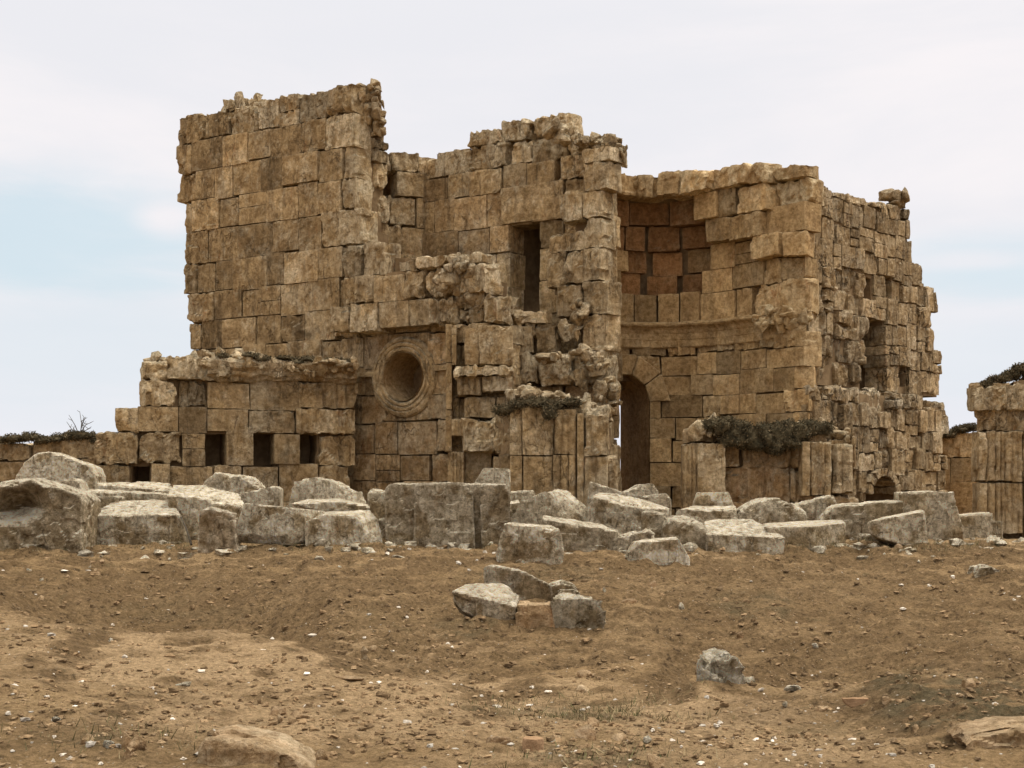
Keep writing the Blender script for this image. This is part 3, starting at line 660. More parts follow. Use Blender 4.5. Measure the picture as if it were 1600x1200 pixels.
# --- broken pier at the corner of the niche, standing forward
pP = Plan([(848, 27.35), (972, 26.3)])
m = MB(); k = MB()
wall(m, k, pP, [2.9, 3.5, 4.15, 4.75, 5.42, 5.98, 6.5, 7.05, 7.62], top=[(848, 378), (872, 376), (886, 372), (892, 248), (905, 244), (972, 226)],
     left=[(892, 240), (892, 372), (848, 374), (848, 440), (860, 470), (912, 480), (912, 560), (905, 600)], right=[(958, 225), (950, 300), (944, 330), (948, 380), (944, 420), (954, 450), (952, 540), (948, 600)],
     zones=[(910, 470, 975, 530, dict(rough=0.12, grey=0.1, tone=0.75))], rough=0.62, seed=37, wmin=0.5, wmax=0.9, grey=0.22, thick=0.6, depth=0.5, jut=0.12, core_right=.45)
for (px_, py_, rx_, rz_, sd_, g_) in ((905, 222, .3, .2, 3, .7), (928, 232, .3, .22, 4, .6), (955, 234, .34, .24, 5, .3), (968, 246, .2, .3, 6, .3), (885, 218, .25, .17, 7, .7), (860, 205, .3, .2, 8, .55), (940, 375, .25, .2, 9, .6),
                              (905, 500, .22, .3, 12, .3), (890, 520, .3, .25, 14, .3), (800, 500, .35, .3, 15, .3), (825, 515, .4, .3, 16, .3), (760, 455, .3, .3, 17, .4)):
    Y_ = 26.9 if py_ < 400 else 26.75; c_ = np.array((wx(px_, Y_), Y_, wz(py_, Y_))); r_ = np.random.default_rng(sd_ + 40)
    d_ = r_.normal(size=(14, 3)); d_ /= np.linalg.norm(d_, axis=1, keepdims=True)
    lump(m, c_ + d_ * np.array([rx_, 0.45, rz_]), 20, 1.1, 0.035, 0.5, g_, 0.0, sd_)
pp = m.build('broken_pier', M_WALL, ruin); k.build('mortar_core', M_CORE, pp)

# --- rough springing of a lost vault over the round window
pM = Plan([(520, 28.35), (800, 26.0)])
m, k = MB(), MB()
wall(m, k, pM, [3.98, 4.50, 5.05, 5.6], top=[(520, 478), (545, 470), (560, 432), (600, 418), (650, 412), (700, 402), (735, 400), (757, 418), (764, 452), (790, 470), (800, 500)],
     left=[(522, 470), (530, 520), (540, 524), (700, 560), (700, 600)], right=[(760, 400), (785, 470), (800, 520)],
     zones=[(680, 395, 800, 520, dict(rough=1.1, grey=0.5, inset=-0.05)), (560, 400, 700, 450, dict(rough=0.85, grey=0.3)), (600, 450, 690, 500, dict(rough=0.25))], rough=0.5, seed=41, wmin=0.45, wmax=0.8, grey=0.15, thick=0.6, jut=0.16, zmin=4.0)
for (px_, py_, rx_, rz_, sd_, g_) in ((715, 420, .35, .26, 1, .5), (738, 430, .28, .3, 2, .35), (760, 470, .28, .3, 3, .2), (735, 465, .4, .3, 4, .3), (770, 490, .3, .25, 5, .2), (700, 440, .35, .3, 6, .4), (785, 500, .22, .2, 7, .2), (750, 500, .35, .25, 8, .3)):
    Y_ = 26.45; c_ = np.array((wx(px_, Y_), Y_, wz(py_, Y_))); r_ = np.random.default_rng(sd_ + 70)
    d_ = r_.normal(size=(14, 3)); d_ /= np.linalg.norm(d_, axis=1, keepdims=True)
    lump(m, c_ + d_ * np.array([rx_, 0.5, rz_]), 18, 1.2, 0.035, 0.4, g_, 0.1, sd_)
pp = m.build('vault_springing', M_WALL, ruin); k.build('mortar_core', M_CORE, pp)

# --- moulded pilaster right of the round window
m, k = MB(), MB()
pB = Plan([(697, 26.45), (800, 25.95)])
wall(m, k, pB, [-0.2, 0.75, 1.45, 2.0, 2.55, 3.0, 3.55, 3.95], top=[(697, 506), (720, 502), (760, 500), (800, 512)], zones=[(697, 500, 712, 800, dict(rough=0.05, tone=0.7)), (712, 500, 800, 720, dict(rough=0.5))],
     rough=0.35, seed=43, wmin=0.4, wmax=0.7, thick=0.9)
def seg(mb, px0, px1, py0, py1, Y, depth=0.4, slope=0.0, **kw):       # one dressed piece given by its face
    xa, xb = wx(px0, Y), wx(px1, Y + slope); ya, yb = Y, Y + slope; L_ = math.hypot(xb - xa, yb - ya); t_ = ((xb - xa) / L_, (yb - ya) / L_); n_ = (t_[1], -t_[0])
    stone(mb, ((xa + xb) / 2, (ya + yb) / 2, wz((py0 + py1) / 2, (ya + yb) / 2)), t_, n_, L_, (py1 - py0) * (ya + yb) / 2 / F, depth, **kw)
R = np.random.default_rng(5)
seg(m, 696, 706, 506, 566, 26.12, rough=0.08, tone=0.72, cell=0.03, rg=R); seg(m, 697, 706, 567, 640, 26.12, rough=0.08, tone=0.66, cell=0.03, rg=R); seg(m, 696, 706, 641, 705, 26.12, rough=0.08, tone=0.7, cell=0.03, rg=R)
seg(m, 706, 713, 508, 570, 26.05, rough=0.06, tone=0.6, cell=0.03, rg=R)
seg(m, 726, 748, 512, 570, 25.9, rough=0.25, tone=0.6, rg=R); seg(m, 748, 802, 508, 572, 25.85, rough=0.5, tone=0.55, grey=.2, rg=R)
seg(m, 711, 802, 571, 588, 25.55, 0.8, rough=0.75, tone=0.65, grey=0.6, rg=R); seg(m, 714, 752, 588, 617, 25.75, 0.6, rough=0.3, tone=0.45, grey=.2, flute=(4, .03), rg=R); seg(m, 752, 800, 588, 612, 25.65, 0.6, rough=0.6, tone=0.5, grey=.3, rg=R)
seg(m, 725, 775, 620, 652, 25.85, rough=0.5, tone=0.6, grey=.2, rg=R); seg(m, 776, 800, 620, 650, 25.9, rough=0.3, tone=0.6, rg=R)
seg(m, 706, 730, 655, 680, 25.8, rough=0.2, tone=0.6, flute=(3, .03), rg=R)
seg(m, 722, 775, 655, 706, 25.5, 0.8, rough=0.85, tone=0.55, grey=.5, rg=R); seg(m, 770, 796, 653, 690, 25.7, 0.6, rough=0.7, tone=0.6, grey=.3, rg=R)
seg(m, 704, 726, 706, 850, 25.9, rough=0.12, tone=0.6, flute=(4, .035), rg=R, cell=.03); seg(m, 727, 768, 706, 850, 26.0, rough=0.15, tone=0.45, rg=R)
pb = m.build('moulded_pilaster', M_WALL, ruin); pb['label'] = 'projecting moulded pilaster with broken bracket blocks'; k.build('mortar_core', M_CORE, pb)

# --- broken masonry between the pilaster and the niche
m, k = MB(), MB()
pC = Plan([(780, 26.6), (978, 26.1)])
wall(m, k, pC, [-0.2, 0.5, 1.1, 1.7, 2.25, 2.82, 3.42, 3.95, 4.3], top=[(780, 500), (795, 488), (830, 483), (856, 500), (862, 540), (880, 548), (890, 552), (978, 562)],
     right=[(950, 560), (957, 600), (961, 625), (955, 645), (953, 705), (966, 718), (972, 800)],
     zones=[(795, 540, 890, 600, dict(rough=0.75, grey=0.6, inset=-0.15)), (890, 550, 972, 600, dict(rough=0.9, grey=0.35)), (890, 600, 950, 640, dict(rough=.3, red=.35, inset=.15))], rough=0.45, seed=47, wmin=0.4, wmax=0.75, grey=0.2, thick=0.8, core_right=.5)
for (px_, py_, rx_, rz_, sd_, g_) in ((930, 575, .4, .25, 1, .5), (958, 610, .2, .4, 2, .4), (850, 560, .3, .16, 3, .7), (905, 552, .3, .1, 4, .3), (940, 620, .2, .2, 5, .4), (905, 590, .2, .25, 6, .3)):
    Y_ = 25.95; c_ = np.array((wx(px_, Y_), Y_, wz(py_, Y_))); r_ = np.random.default_rng(sd_ + 90)
    d_ = r_.normal(size=(14, 3)); d_ /= np.linalg.norm(d_, axis=1, keepdims=True)
    lump(m, c_ + d_ * np.array([rx_, 0.4, rz_]), 20, 1.2, 0.035, 0.45, g_, 0.0, sd_)
pp = m.build('broken_inner_wall', M_WALL, ruin); k.build('mortar_core', M_CORE, pp)

# --- the curved niche
pA = Plan([(925, 27.9), (975, 28.25), (1015, 28.4), (1060, 28.3), (1110, 27.95), (1160, 27.4), (1205, 26.8), (1240, 26.35), (1266, 26.25)])
C3 = [-0.2, 0.45, 0.95, 1.4, 1.85, 2.3, 2.72, 3.15, 3.55, 4.0]
m, k = MB(), MB()
u_a0, u_a1 = pA.U(972 - 30), pA.U(1014)
wall(m, k, pA, C3, top=[(925, 515), (1266, 515)], holes=[(935, 600, 1015, 860, 1)], rough=0.05, seed=53, wmin=0.42, wmax=0.95, thick=1.15, core_top=0.0, jig=0.006, gap=0.009,
     zones=[(1235, 500, 1270, 800, dict(rough=0.25, tone=0.7))])
# arch over the passage: wedge stones round a half circle
m_wall = m; m = MB()
ax_u, r_in, z_sp = pA.U(974), pA.U(1015) - pA.U(974), wz(628, 28.4)
for i in range(5):
    a0, a1 = math.pi * i / 5 + .02, math.pi * (i + 1) / 5 - .02; vs = []
    for dpt in (0.03, -0.75):
        for (r_, a_) in ((r_in, a0), (r_in, (a0 + a1) / 2), (r_in, a1), (r_in + .42, a1), (r_in + .42, a0)):
            x_, y_, t_, n_ = pA.at(ax_u); dx = r_ * math.cos(a_)
            xx, yy, tt, nn_ = pA.at(min(max(ax_u + dx, 0.01), pA.L - .01)); vs.append((xx + nn_[0] * dpt, yy + nn_[1] * dpt, z_sp + r_ * math.sin(a_)))
    polytope(m, vs, 60, 0.12, 0.035, 0.55 + 0.1 * math.sin(i * 2.3), 0.1, 0.0, i + 3)
m_arch = m; m = m_wall
# right jamb of the passage, one smooth reveal
xx, yy, tt, nn_ = pA.at(pA.U(1015)); back = np.array([-0.42, 0.98]); back /= np.linalg.norm(back)
jv, jq = [], []
NJ, NZ = 8, 34
for j in range(NZ + 1):
    z_ = -0.3 + (z_sp + 0.3) * min(1, j / 24); an = max(0, (j - 24) / 10) * math.pi * 0.6
    du = r_in * (1 - math.cos(an)); dz = r_in * math.sin(an)
    for i in range(NJ + 1):
        s_ = -0.02 + 1.25 * i / NJ
        jv.append((xx - tt[0] * (du + .015) + back[0] * s_, yy - tt[1] * (du + .015) + back[1] * s_, z_ + dz))
for j in range(NZ):
    for i in range(NJ): a_ = j * (NJ + 1) + i; jq.append((a_, a_ + 1, a_ + NJ + 2, a_ + NJ + 1))
m.add(np.array(jv) , np.array(jq), (0.45, 0, 0.35))
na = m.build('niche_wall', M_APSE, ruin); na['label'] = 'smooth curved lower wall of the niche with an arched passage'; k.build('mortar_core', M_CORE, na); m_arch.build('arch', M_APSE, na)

# upper niche wall: half-dome leaning forward, its inner lining fallen on the left
m, k = MB(), MB()
C4 = [4.15, 4.78, 5.22, 5.68, 6.16, 6.66, 7.1, 7.45]
def dome(u, z):
    px_ = np.interp(u, pA.u, pA.px); a = max(0, (z - 4.9) / 2.4); lean = 0.9 * a ** 1.7
    return lean * float(np.interp(px_, [940, 1040, 1110, 1200, 1245], [0.5, 0.75, 1.0, 0.6, 0.0]))
wall(m, k, pA, C4, top=[(925, 276), (965, 276), (1000, 278), (1030, 280), (1060, 272), (1110, 268), (1150, 263), (1185, 258), (1216, 256), (1232, 264), (1266, 264)], off=dome,
     zones=[(960, 300, 1108, 452, dict(red=1.0, inset=0.30, rough=0.16, tone=0.12, grey=0, miss=.06)), (1010, 270, 1062, 320, dict(rough=.4, inset=-.1)), (1060, 250, 1270, 322, dict(rough=0.6, grey=0.4)), (1105, 330, 1215, 372, dict(inset=-0.16, rough=0.3, grey=.2)), (1185, 362, 1270, 402, dict(inset=-0.22, rough=0.35, grey=.15)),
            (1060, 372, 1100, 412, dict(red=.3)), (960, 420, 1270, 500, dict(rough=0.12)), (1200, 400, 1270, 500, dict(rough=0.6, grey=0.3))],
     rough=0.22, seed=59, wmin=0.42, wmax=0.85, thick=1.3, jig=0.03, zmin=4.1, core_d=.52)
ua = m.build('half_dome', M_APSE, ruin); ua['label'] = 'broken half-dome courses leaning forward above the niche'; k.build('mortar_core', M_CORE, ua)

# cornice of the niche
m = MB()
pr = [(-0.2, 4.20), (0.08, 4.21), (0.16, 4.19), (0.17, 4.15), (0.15, 4.12), (0.09, 4.09), (0.06, 4.05), (0.045, 4.0), (0.03, 3.98), (0.028, 3.86), (0.018, 3.85), (0.015, 3.72), (0.0, 3.70), (-0.1, 3.68)]
sweep(m, pA, pA.U(930), pA.U(1185), pr, wear=0.012, col=(0.55, 0.1, 0.0))
sweep(m, pA, pA.U(1180), pA.U(1262), [(a * 1.1 + .02, b) for a, b in pr], wear=0.06, col=(0.5, 0.3, 0.0))
for i in range(9):
    Y_ = 26.75 - 0.05 * i; px_ = 1183 + 8.5 * i; c_ = np.array((wx(px_, Y_), Y_, wz(500 + 8 * math.sin(i * 2.1) + (4 if i > 4 else 0), Y_))); r_ = np.random.default_rng(i + 200)
    d_ = r_.normal(size=(12, 3)); d_ /= np.linalg.norm(d_, axis=1, keepdims=True); lump(m, c_ + d_ * np.array([.14, .25, .13]), 18, 1.3, 0.03, 0.5, 0.45, 0, i)
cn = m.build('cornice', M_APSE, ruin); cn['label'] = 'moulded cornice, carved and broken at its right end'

# --- right-hand side wall with the row of holes and the small arch
pS = Plan([(1262, 26.35), (1300, 27.0), (1482, 30.6)])
m, k = MB(), MB()
C5 = [2.85, 3.35, 3.8, 4.27, 4.71, 5.15, 5.59, 6.03, 6.45, 6.9, 7.25]
wall(m, k, pS, C5, top=[(1262, 268), (1272, 270), (1276, 288), (1300, 296), (1330, 306), (1370, 316), (1420, 326), (1424, 372), (1440, 380), (1442, 410), (1456, 440), (1462, 455), (1482, 600)],
     right=[(1420, 320), (1425, 360), (1427, 405), (1441, 412), (1442, 430), (1452, 440), (1452, 452), (1466, 458), (1466, 482), (1456, 490), (1457, 545), (1455, 560), (1470, 566), (1472, 605)],
     holes=[(1351, 430, 1368, 463, 0), (1386, 430, 1396, 461, 0), (1355, 503, 1384, 560, 0), (1350, 560, 1388, 604, 0), (1408, 565, 1420, 600, 0)],
     zones=[(1276, 420, 1350, 600, dict(rough=0.95, grey=0.25))], rough=0.30, seed=61, wmin=0.30, wmax=0.60, grey=0.15, thick=2.0, hd=1.8, jig=0.014, cell=0.04, zmin=2.85, gap=.012, core_d=.09, split=.16, wob=.035)
ss = m.build('side_wall', M_SIDE, ruin); ss['label'] = 'fissured side wall with rows of dark beam holes'; k.build('mortar_core', M_CORE, ss)
m, k = MB(), MB()
pS2 = Plan([(1262, 26.2), (1300, 26.75), (1486, 30.3)])
C6 = [-0.3, 0.35, 0.8, 1.22, 1.65, 2.05, 2.5, 2.92]
wall(m, k, pS2, C6, top=[(1262, 597), (1300, 604), (1350, 606), (1400, 612), (1440, 618), (1486, 632)], right=[(1478, 620), (1486, 640), (1490, 665), (1478, 690), (1478, 850)],
     holes=[(1356, 744, 1404, 840, 0)],
     zones=[(1262, 590, 1500, 640, dict(rough=0.95, grey=0.35))], rough=0.42, seed=67, wmin=0.3, wmax=0.65, grey=0.15, thick=2.0, hd=1.8, jig=0.02, cell=0.04, gap=.012, core_d=.1, split=.22, wob=.045)
# ring of wedge stones round the little arch
m_wall = m; m = MB()
u_c = pS2.U(1380); rr_ = (pS2.U(1399) - pS2.U(1362)) / 2; zs = wz(773, 28.5)
for i in range(7):
    a0, a1 = math.pi * i / 7 + .03, math.pi * (i + 1) / 7 - .03; vs = []
    for dpt in (0.04, -0.6):
        for (r_, a_) in ((rr_, a0), (rr_ * 1.01, (a0 + a1) / 2), (rr_, a1), (rr_ + .2, a1), (rr_ + .2, a0)):
            xx, yy, tt, nn_ = pS2.at(u_c + r_ * math.cos(a_)); vs.append((xx + nn_[0] * dpt, yy + nn_[1] * dpt, zs + r_ * .8 * math.sin(a_)))
    polytope(m, vs, 50, 0.5, 0.035, 0.55 + 0.15 * math.sin(i * 2.3), 0.25, 0.0, i + 13)
m_arch = m; m = m_wall
ss = m.build('side_wall_base', M_SIDE, ruin); ss['label'] = 'rugged thicker base of the side wall with a small dark arch'; k.build('mortar_core', M_CORE, ss); m_arch.build('arch', M_SIDE, ss)

def rubble(name, parent, mat, lst, Y, seed, label=None, dy=0.4, rough=1.1, n=14, red=0.0):
    m = MB()
    for i, q in enumerate(lst):
        px_, py_, rx_, rz_, g_ = q[:5]; Y_ = q[5] if len(q) > 5 else Y
        c_ = np.array((wx(px_, Y_), Y_, wz(py_, Y_))); r_ = np.random.default_rng(seed + i)
        d_ = r_.normal(size=(n, 3)); d_ /= np.linalg.norm(d_, axis=1, keepdims=True)
        lump(m, c_ + d_ * np.array([rx_, dy, rz_]), 20, rough, 0.035, 0.4 + .25 * r_.random(), g_, red, seed + i)
    o = m.build(name, mat, parent)
    return o

# ================================================================== outworks, each a ruin of its own
def moss(name, label, mats, pts, parent=None, dens=2600, seed=1, hgt=0.05, spread=0.25):
    """mat of short dry tufts over a run of lumps; pts = (px, py, Y, radius_x, radius_z)"""
    m = MB(); r_ = np.random.default_rng(seed)
    for i, (px_, py_, Y_, rx_, rz_) in enumerate(pts):
        c_ = np.array((wx(px_, Y_), Y_, wz(py_, Y_))); d_ = r_.normal(size=(18, 3)); d_ /= np.linalg.norm(d_, axis=1, keepdims=True)
        polytope(m, c_ + d_ * np.array([rx_, spread, rz_]), 9, 1.0, 0.04, 0.4 + .3 * r_.random(), 0, 0, seed + i, strat=1.5)
    V_ = np.concatenate(m.v); Q_ = []
    n0 = len(V_); k_ = dens; ii = r_.integers(0, n0, k_); B = V_[ii] + r_.normal(size=(k_, 3)) * 0.02
    d_ = r_.normal(size=(k_, 3)); d_[:, 2] = np.abs(d_[:, 2]) * 0.8 + 0.2; d_ /= np.linalg.norm(d_, axis=1, keepdims=True)
    L_ = hgt * (0.4 + r_.random(k_))[:, None]; s_ = r_.normal(size=(k_, 3)) * 0.007
    A = np.stack([B - s_, B + s_, B + d_ * L_ + s_ * .4, B + d_ * L_ - s_ * .4], 1).reshape(-1, 3)
    q_ = np.arange(len(A)).reshape(-1, 4); g_ = (r_.random(k_) < 0.25).astype(float) * 0.9
    m.add(A, q_, (0.5, 0, 0)); m.c[-1][:, 1] = np.repeat(g_, 4); m.c[-1][:, 0] = np.repeat(0.3 + .5 * r_.random(k_), 4)
    o = m.build(name, mats, parent, smooth=True)
    if label: tag(o, label, 'moss')
    return o

# --- annex with the three square niches
annex = empty('stepped_wall', (wx(390, 27), 27, 0), 'low stepped ashlar wall with three square dark niches, standing left of the round window', 'ruined wall')
pX = Plan([(150, 26.3), (225, 26.4), (560, 27.7)])
m, k = MB(), MB()
C7 = [-0.25, 0.62, 1.32, 1.94, 2.40, 2.93, 3.36]
wall(m, k, pX, C7, top=[(150, 672), (168, 668), (186, 640), (205, 633), (222, 631), (226, 564), (300, 556), (560, 566)],
     left=[(228, 560), (224, 600), (219, 632), (182, 640), (170, 672), (152, 676), (150, 800)], right=[(556, 560), (558, 700), (560, 726), (545, 730), (545, 850)],
     holes=[(321, 675, 353, 728), (397, 677, 428, 727), (469, 677, 499, 727), (202, 728, 236, 760)],
     zones=[(215, 555, 330, 640, dict(rough=0.75, grey=0.4)), (215, 675, 262, 725, dict(rough=0.9, grey=0.2)), (262, 675, 290, 725, dict(rough=0.5, red=.3)), (330, 555, 560, 600, dict(rough=0.8))], rough=0.22, seed=71, wmin=0.5, wmax=0.95, core_d=.2, grey=0.08, thick=1.3, depth=0.6, jig=.02)
ax = m.build('wall_face', M_WALL, annex); k.build('mortar_core', M_CORE, ax)
m = MB(); u0, u1 = pX.U(322), pX.U(557)
sweep(m, pX, u0, u1, [(-.5, 3.34), (-.1, 3.36), (.12, 3.35), (.27, 3.32), (.30, 3.26), (.27, 3.17), (.20, 3.11), (.19, 3.04), (.12, 3.0), (.08, 2.95), (.02, 2.92), (-.2, 2.92)], wear=.05, col=(.5, .45, .1))
R2 = np.random.default_rng(3)
for i in range(16):
    u_ = u0 + (u1 - u0) * (i + R2.random()) / 16; x_, y_, t_, n_ = pX.at(u_)
    stone(m, (x_ + n_[0] * (0.30 + .02 * R2.normal()), y_ + n_[1] * .30, 3.2 + .08 * R2.normal()), t_, n_, .1 + .22 * R2.random(), .1 + .14 * R2.random(), 0.2, 1.0, 0.4 + .3 * R2.random(), .6 * R2.random(), cell=0.03, rg=R2, rot=R2.normal() * .4)
cs_ = m.build('cornice', M_WALL, annex)
rubble('rubble', annex, M_WALL, [(340, 560, .4, .16, .5), (375, 560, .35, .14, .4), (410, 562, .4, .12, .2), (450, 566, .4, .12, .2), (500, 568, .4, .12, .2), (540, 570, .3, .12, .3), (250, 566, .35, .14, .5), (290, 564, .35, .14, .4)], 27.3, 400)
moss('moss', None, M_MOSS, [(350 + 19 * i, 557 + i * 1.0 + 2 * math.sin(i * 2.4), 26.7 + .08 * i, .16 + .1 * abs(math.sin(i * 1.3)), .03 + .05 * abs(math.sin(i * 1.9))) for i in (0, 2, 3, 5, 6, 7, 9, 10)], annex, 8000, 9, .03)

# --- boundary wall at the far left
bw = empty('boundary_wall', (wx(60, 27), 27, 0), 'low ashlar wall with a dark mossy top running off the left edge', 'ruined wall')
m, k = MB(), MB(); pL = Plan([(-260, 27.6), (172, 26.9)])
wall(m, k, pL, [-0.25, 0.35, 0.98, 1.42, 1.98], top=[(-260, 690), (0, 690), (60, 690), (100, 686), (150, 680), (172, 680)], rough=0.2, seed=73, wmin=0.42, wmax=0.8, thick=1.0, grey=.05, zones=[(-260, 670, 172, 760, dict(rough=0.2))])
ax = m.build('wall_face', M_WALL, bw); k.build('mortar_core', M_CORE, ax)
moss('moss', None, M_MOSS, [(-20 + 22 * i, 686 - (3 if 4 < i < 8 else 0) + 2 * math.sin(i * 1.7), 27.0, .22, .07) for i in range(9)], bw, 9000, 12, .035)

# --- low front wall with pilasters, before the doorway wall
fw = empty('pilastered_wall', (wx(868, 24.8), 24.8, 0), 'low broken wall with three fluted half-columns and a mossy rubble top, between the round window and the niche', 'ruined wall')
m, k = MB(), MB(); pD = Plan([(768, 25.1), (796, 24.7), (965, 24.5)])
wall(m, k, pD, [-0.3, 0.45, 1.45, 2.42, 2.6], top=[(768, 642), (796, 636), (830, 632), (866, 636), (910, 634), (945, 642), (956, 668), (966, 690)], right=[(945, 640), (956, 680), (962, 720), (966, 830)],
     rough=0.3, core_d=.04, seed=79, wmin=0.55, wmax=0.85, thick=1.1, grey=.12, zones=[(900, 600, 970, 720, dict(rough=.8, grey=.4))])
ax = m.build('wall_face', M_WALL, fw); k.build('mortar_core', M_CORE, ax)
R = np.random.default_rng(15)
def sg(*a, **kw): seg(m, *a, rg=R, **kw)
m = MB(); sg(797, 815, 640, 711, 24.55, rough=.12, tone=.6, grey=.25, cell=.03); sg(797, 816, 712, 840, 24.55, rough=.12, tone=.68, cell=.03); m.build('pilaster', M_WALL, fw)
m = MB(); sg(816, 865, 634, 711, 24.46, rough=.3, tone=.6, grey=.2, cuts=3); sg(818, 863, 713, 840, 24.46, rough=.15, tone=.62); m.build('carved_panel', M_WALL, fw)
m = MB(); sg(866, 900, 640, 710, 24.38, rough=.25, tone=.6, grey=.1, flute=(3, .05)); sg(864, 900, 711, 840, 24.38, rough=.15, tone=.62, flute=(3, .05), cell=.03); m.build('half_column', M_WALL, fw)
m = MB(); sg(902, 912, 646, 840, 24.36, rough=.1, tone=.66, cell=.03); m.build('half_column', M_WALL, fw)
m = MB(); sg(913, 951, 648, 713, 24.3, rough=.8, tone=.55, grey=.4); sg(913, 950, 714, 840, 24.35, rough=.25, tone=.62, grey=.3, flute=(4, .03)); sg(951, 965, 716, 840, 24.42, rough=.6, tone=.6, grey=.3); m.build('half_column', M_WALL, fw)
rubble('rubble', fw, M_WALL, [(800, 622, .3, .16, .4), (826, 612, .34, .2, .6), (855, 622, .3, .16, .2), (885, 630, .34, .15, .1), (918, 636, .3, .14, .1), (940, 648, .2, .18, .3), (905, 628, .3, .12, .2)], 24.9, 440)
moss('moss', None, M_MOSS, [(786, 641, 24.65, .22, .07), (812, 634, 24.6, .24, .07), (838, 630, 24.55, .26, .09), (862, 634, 24.5, .24, .09), (890, 630, 24.55, .2, .06), (860, 645, 24.35, .12, .14)], fw, 9000, 15, 0.04)

# --- low wall with the heavy moss, before the niche
ew = empty('mossy_wall', (wx(1200, 25), 25, 0), 'low wall between two fluted pilasters with a thick dark moss crown, in front of the niche', 'ruined wall')
m, k = MB(), MB(); pE = Plan([(1066, 25.3), (1250, 24.9), (1338, 25.0)])
wall(m, k, pE, [-0.3, 0.62, 1.25, 1.7, 2.0], top=[(1066, 690), (1085, 668), (1150, 676), (1200, 682), (1250, 674), (1290, 672), (1330, 692), (1338, 702)], rough=0.4, core_d=.22, seed=83, wmin=0.8, wmax=1.4, thick=1.2, grey=.0, red=.2, right=[(1335, 660), (1340, 850)],
     zones=[(1138, 640, 1250, 800, dict(rough=.7, inset=.1, red=.3))])
ax = m.build('wall_face', M_WALL, ew); k.build('mortar_core', M_CORE, ax)
R = np.random.default_rng(25)
m = MB(); sg(1068, 1090, 696, 850, 25.0, rough=.2, tone=.6, grey=.15, flute=(3, .05)); sg(1090, 1134, 692, 850, 24.85, rough=.3, tone=.66, grey=.3); m.build('pilaster', M_WALL, ew)
m = MB(); sg(1254, 1266, 690, 775, 24.6, rough=.15, tone=.66, grey=.2, cell=.03); sg(1267, 1300, 690, 775, 24.62, rough=.4, tone=.6, grey=.35, flute=(3, .05)); sg(1301, 1334, 694, 770, 24.68, rough=.6, tone=.58, grey=.3, flute=(2, .05)); sg(1256, 1332, 774, 850, 24.75, rough=.5, tone=.45, red=.2); m.build('pilaster', M_WALL, ew)
rubble('rubble', ew, M_WALL, [(1102, 668, .3, .2, .6), (1120, 664, .3, .15, .5), (1280, 672, .4, .2, .3), (1310, 680, .34, .2, .3), (1150, 680, .4, .16, 0), (1200, 684, .4, .16, 0), (1245, 678, .4, .16, .1)], 25.2, 470)
moss('moss', None, M_MOSS, [(1112 + 17 * i, [664, 668, 674, 679, 683, 684, 682, 678, 674, 671, 671][i], 24.95, .26, [.13, .20, .25, .29, .30, .30, .30, .28, .24, .17, .13][i]) for i in range(11)] + [(1212, 700, 24.85, .14, .14), (1140, 690, 24.9, .2, .1), (1235, 694, 24.85, .2, .1)], ew, 34000, 19, 0.032, 0.32)

# --- right edge
rw_ = empty('far_wall', (wx(1505, 31), 31, 0), 'plain low wall with a thin mossy top, behind the gap at the right end of the ruin', 'ruined wall')
m, k = MB(), MB(); pF = Plan([(1430, 31.4), (1560, 30.8)])
wall(m, k, pF, [-0.3, 0.4, 1.0, 1.55, 2.1, 2.5], top=[(1430, 690), (1470, 690), (1490, 675), (1510, 670), (1560, 668)], rough=.12, seed=89, wmin=.7, wmax=1.3, red=.15, thick=1.0)
ax = m.build('wall_face', M_APSE, rw_); k.build('mortar_core', M_CORE, ax)
moss('moss', None, M_MOSS, [(1482, 680, 31, .2, .06), (1500, 672, 31, .25, .07), (1520, 669, 31, .25, .07)], rw_, 5000, 22, .035)
rp = empty('fluted_pier', (wx(1590, 24.6), 24.6, 0), 'tall broken pier with upright mouldings and a mossy top, cut off by the right edge', 'ruined pier')
m, k = MB(), MB(); pG = Plan([(1524, 24.9), (1535, 24.65), (1760, 24.2)])
wall(m, k, pG, [-0.3, 0.15, 0.98, 1.9, 2.35, 2.75, 3.02, 3.5], top=[(1524, 612), (1540, 600), (1570, 594), (1600, 578), (1640, 560), (1760, 550)], left=[(1524, 600), (1530, 640), (1527, 670), (1532, 675), (1532, 850)], rough=.5, core_d=.05, seed=97, wmin=.5, wmax=.9, grey=.15, thick=1.6, red=.05)
R = np.random.default_rng(35)
for (a_, b_, f_, dy_) in ((1530, 1542, None, 0), (1542, 1557, (1, .05), .06), (1557, 1573, (2, .04), .03), (1573, 1600, (3, .05), -.05), (1602, 1650, (4, .05), -.1), (1652, 1700, (3, .05), -.1)):
    sg(a_, b_, 674, 752, 24.35 + dy_, rough=.4, tone=.6, grey=.25, flute=f_, cell=.035); sg(a_ + 1, b_, 755, 833, 24.37 + dy_, rough=.25, tone=.58, grey=.2, flute=f_, cell=.035)
sg(1522, 1575, 604, 640, 24.4, rough=.9, tone=.5, grey=.4); sg(1576, 1640, 600, 640, 24.35, rough=.7, tone=.5, grey=.3)
ax = m.build('wall_face', M_WALL, rp); k.build('mortar_core', M_CORE, ax)
moss('moss', None, M_MOSS, [(1538, 602, 24.8, .18, .05), (1560, 595, 24.8, .2, .06), (1582, 587, 24.8, .2, .07), (1600, 578, 24.8, .2, .08), (1622, 570, 24.8, .3, .1)], rp, 9000, 24, .04)

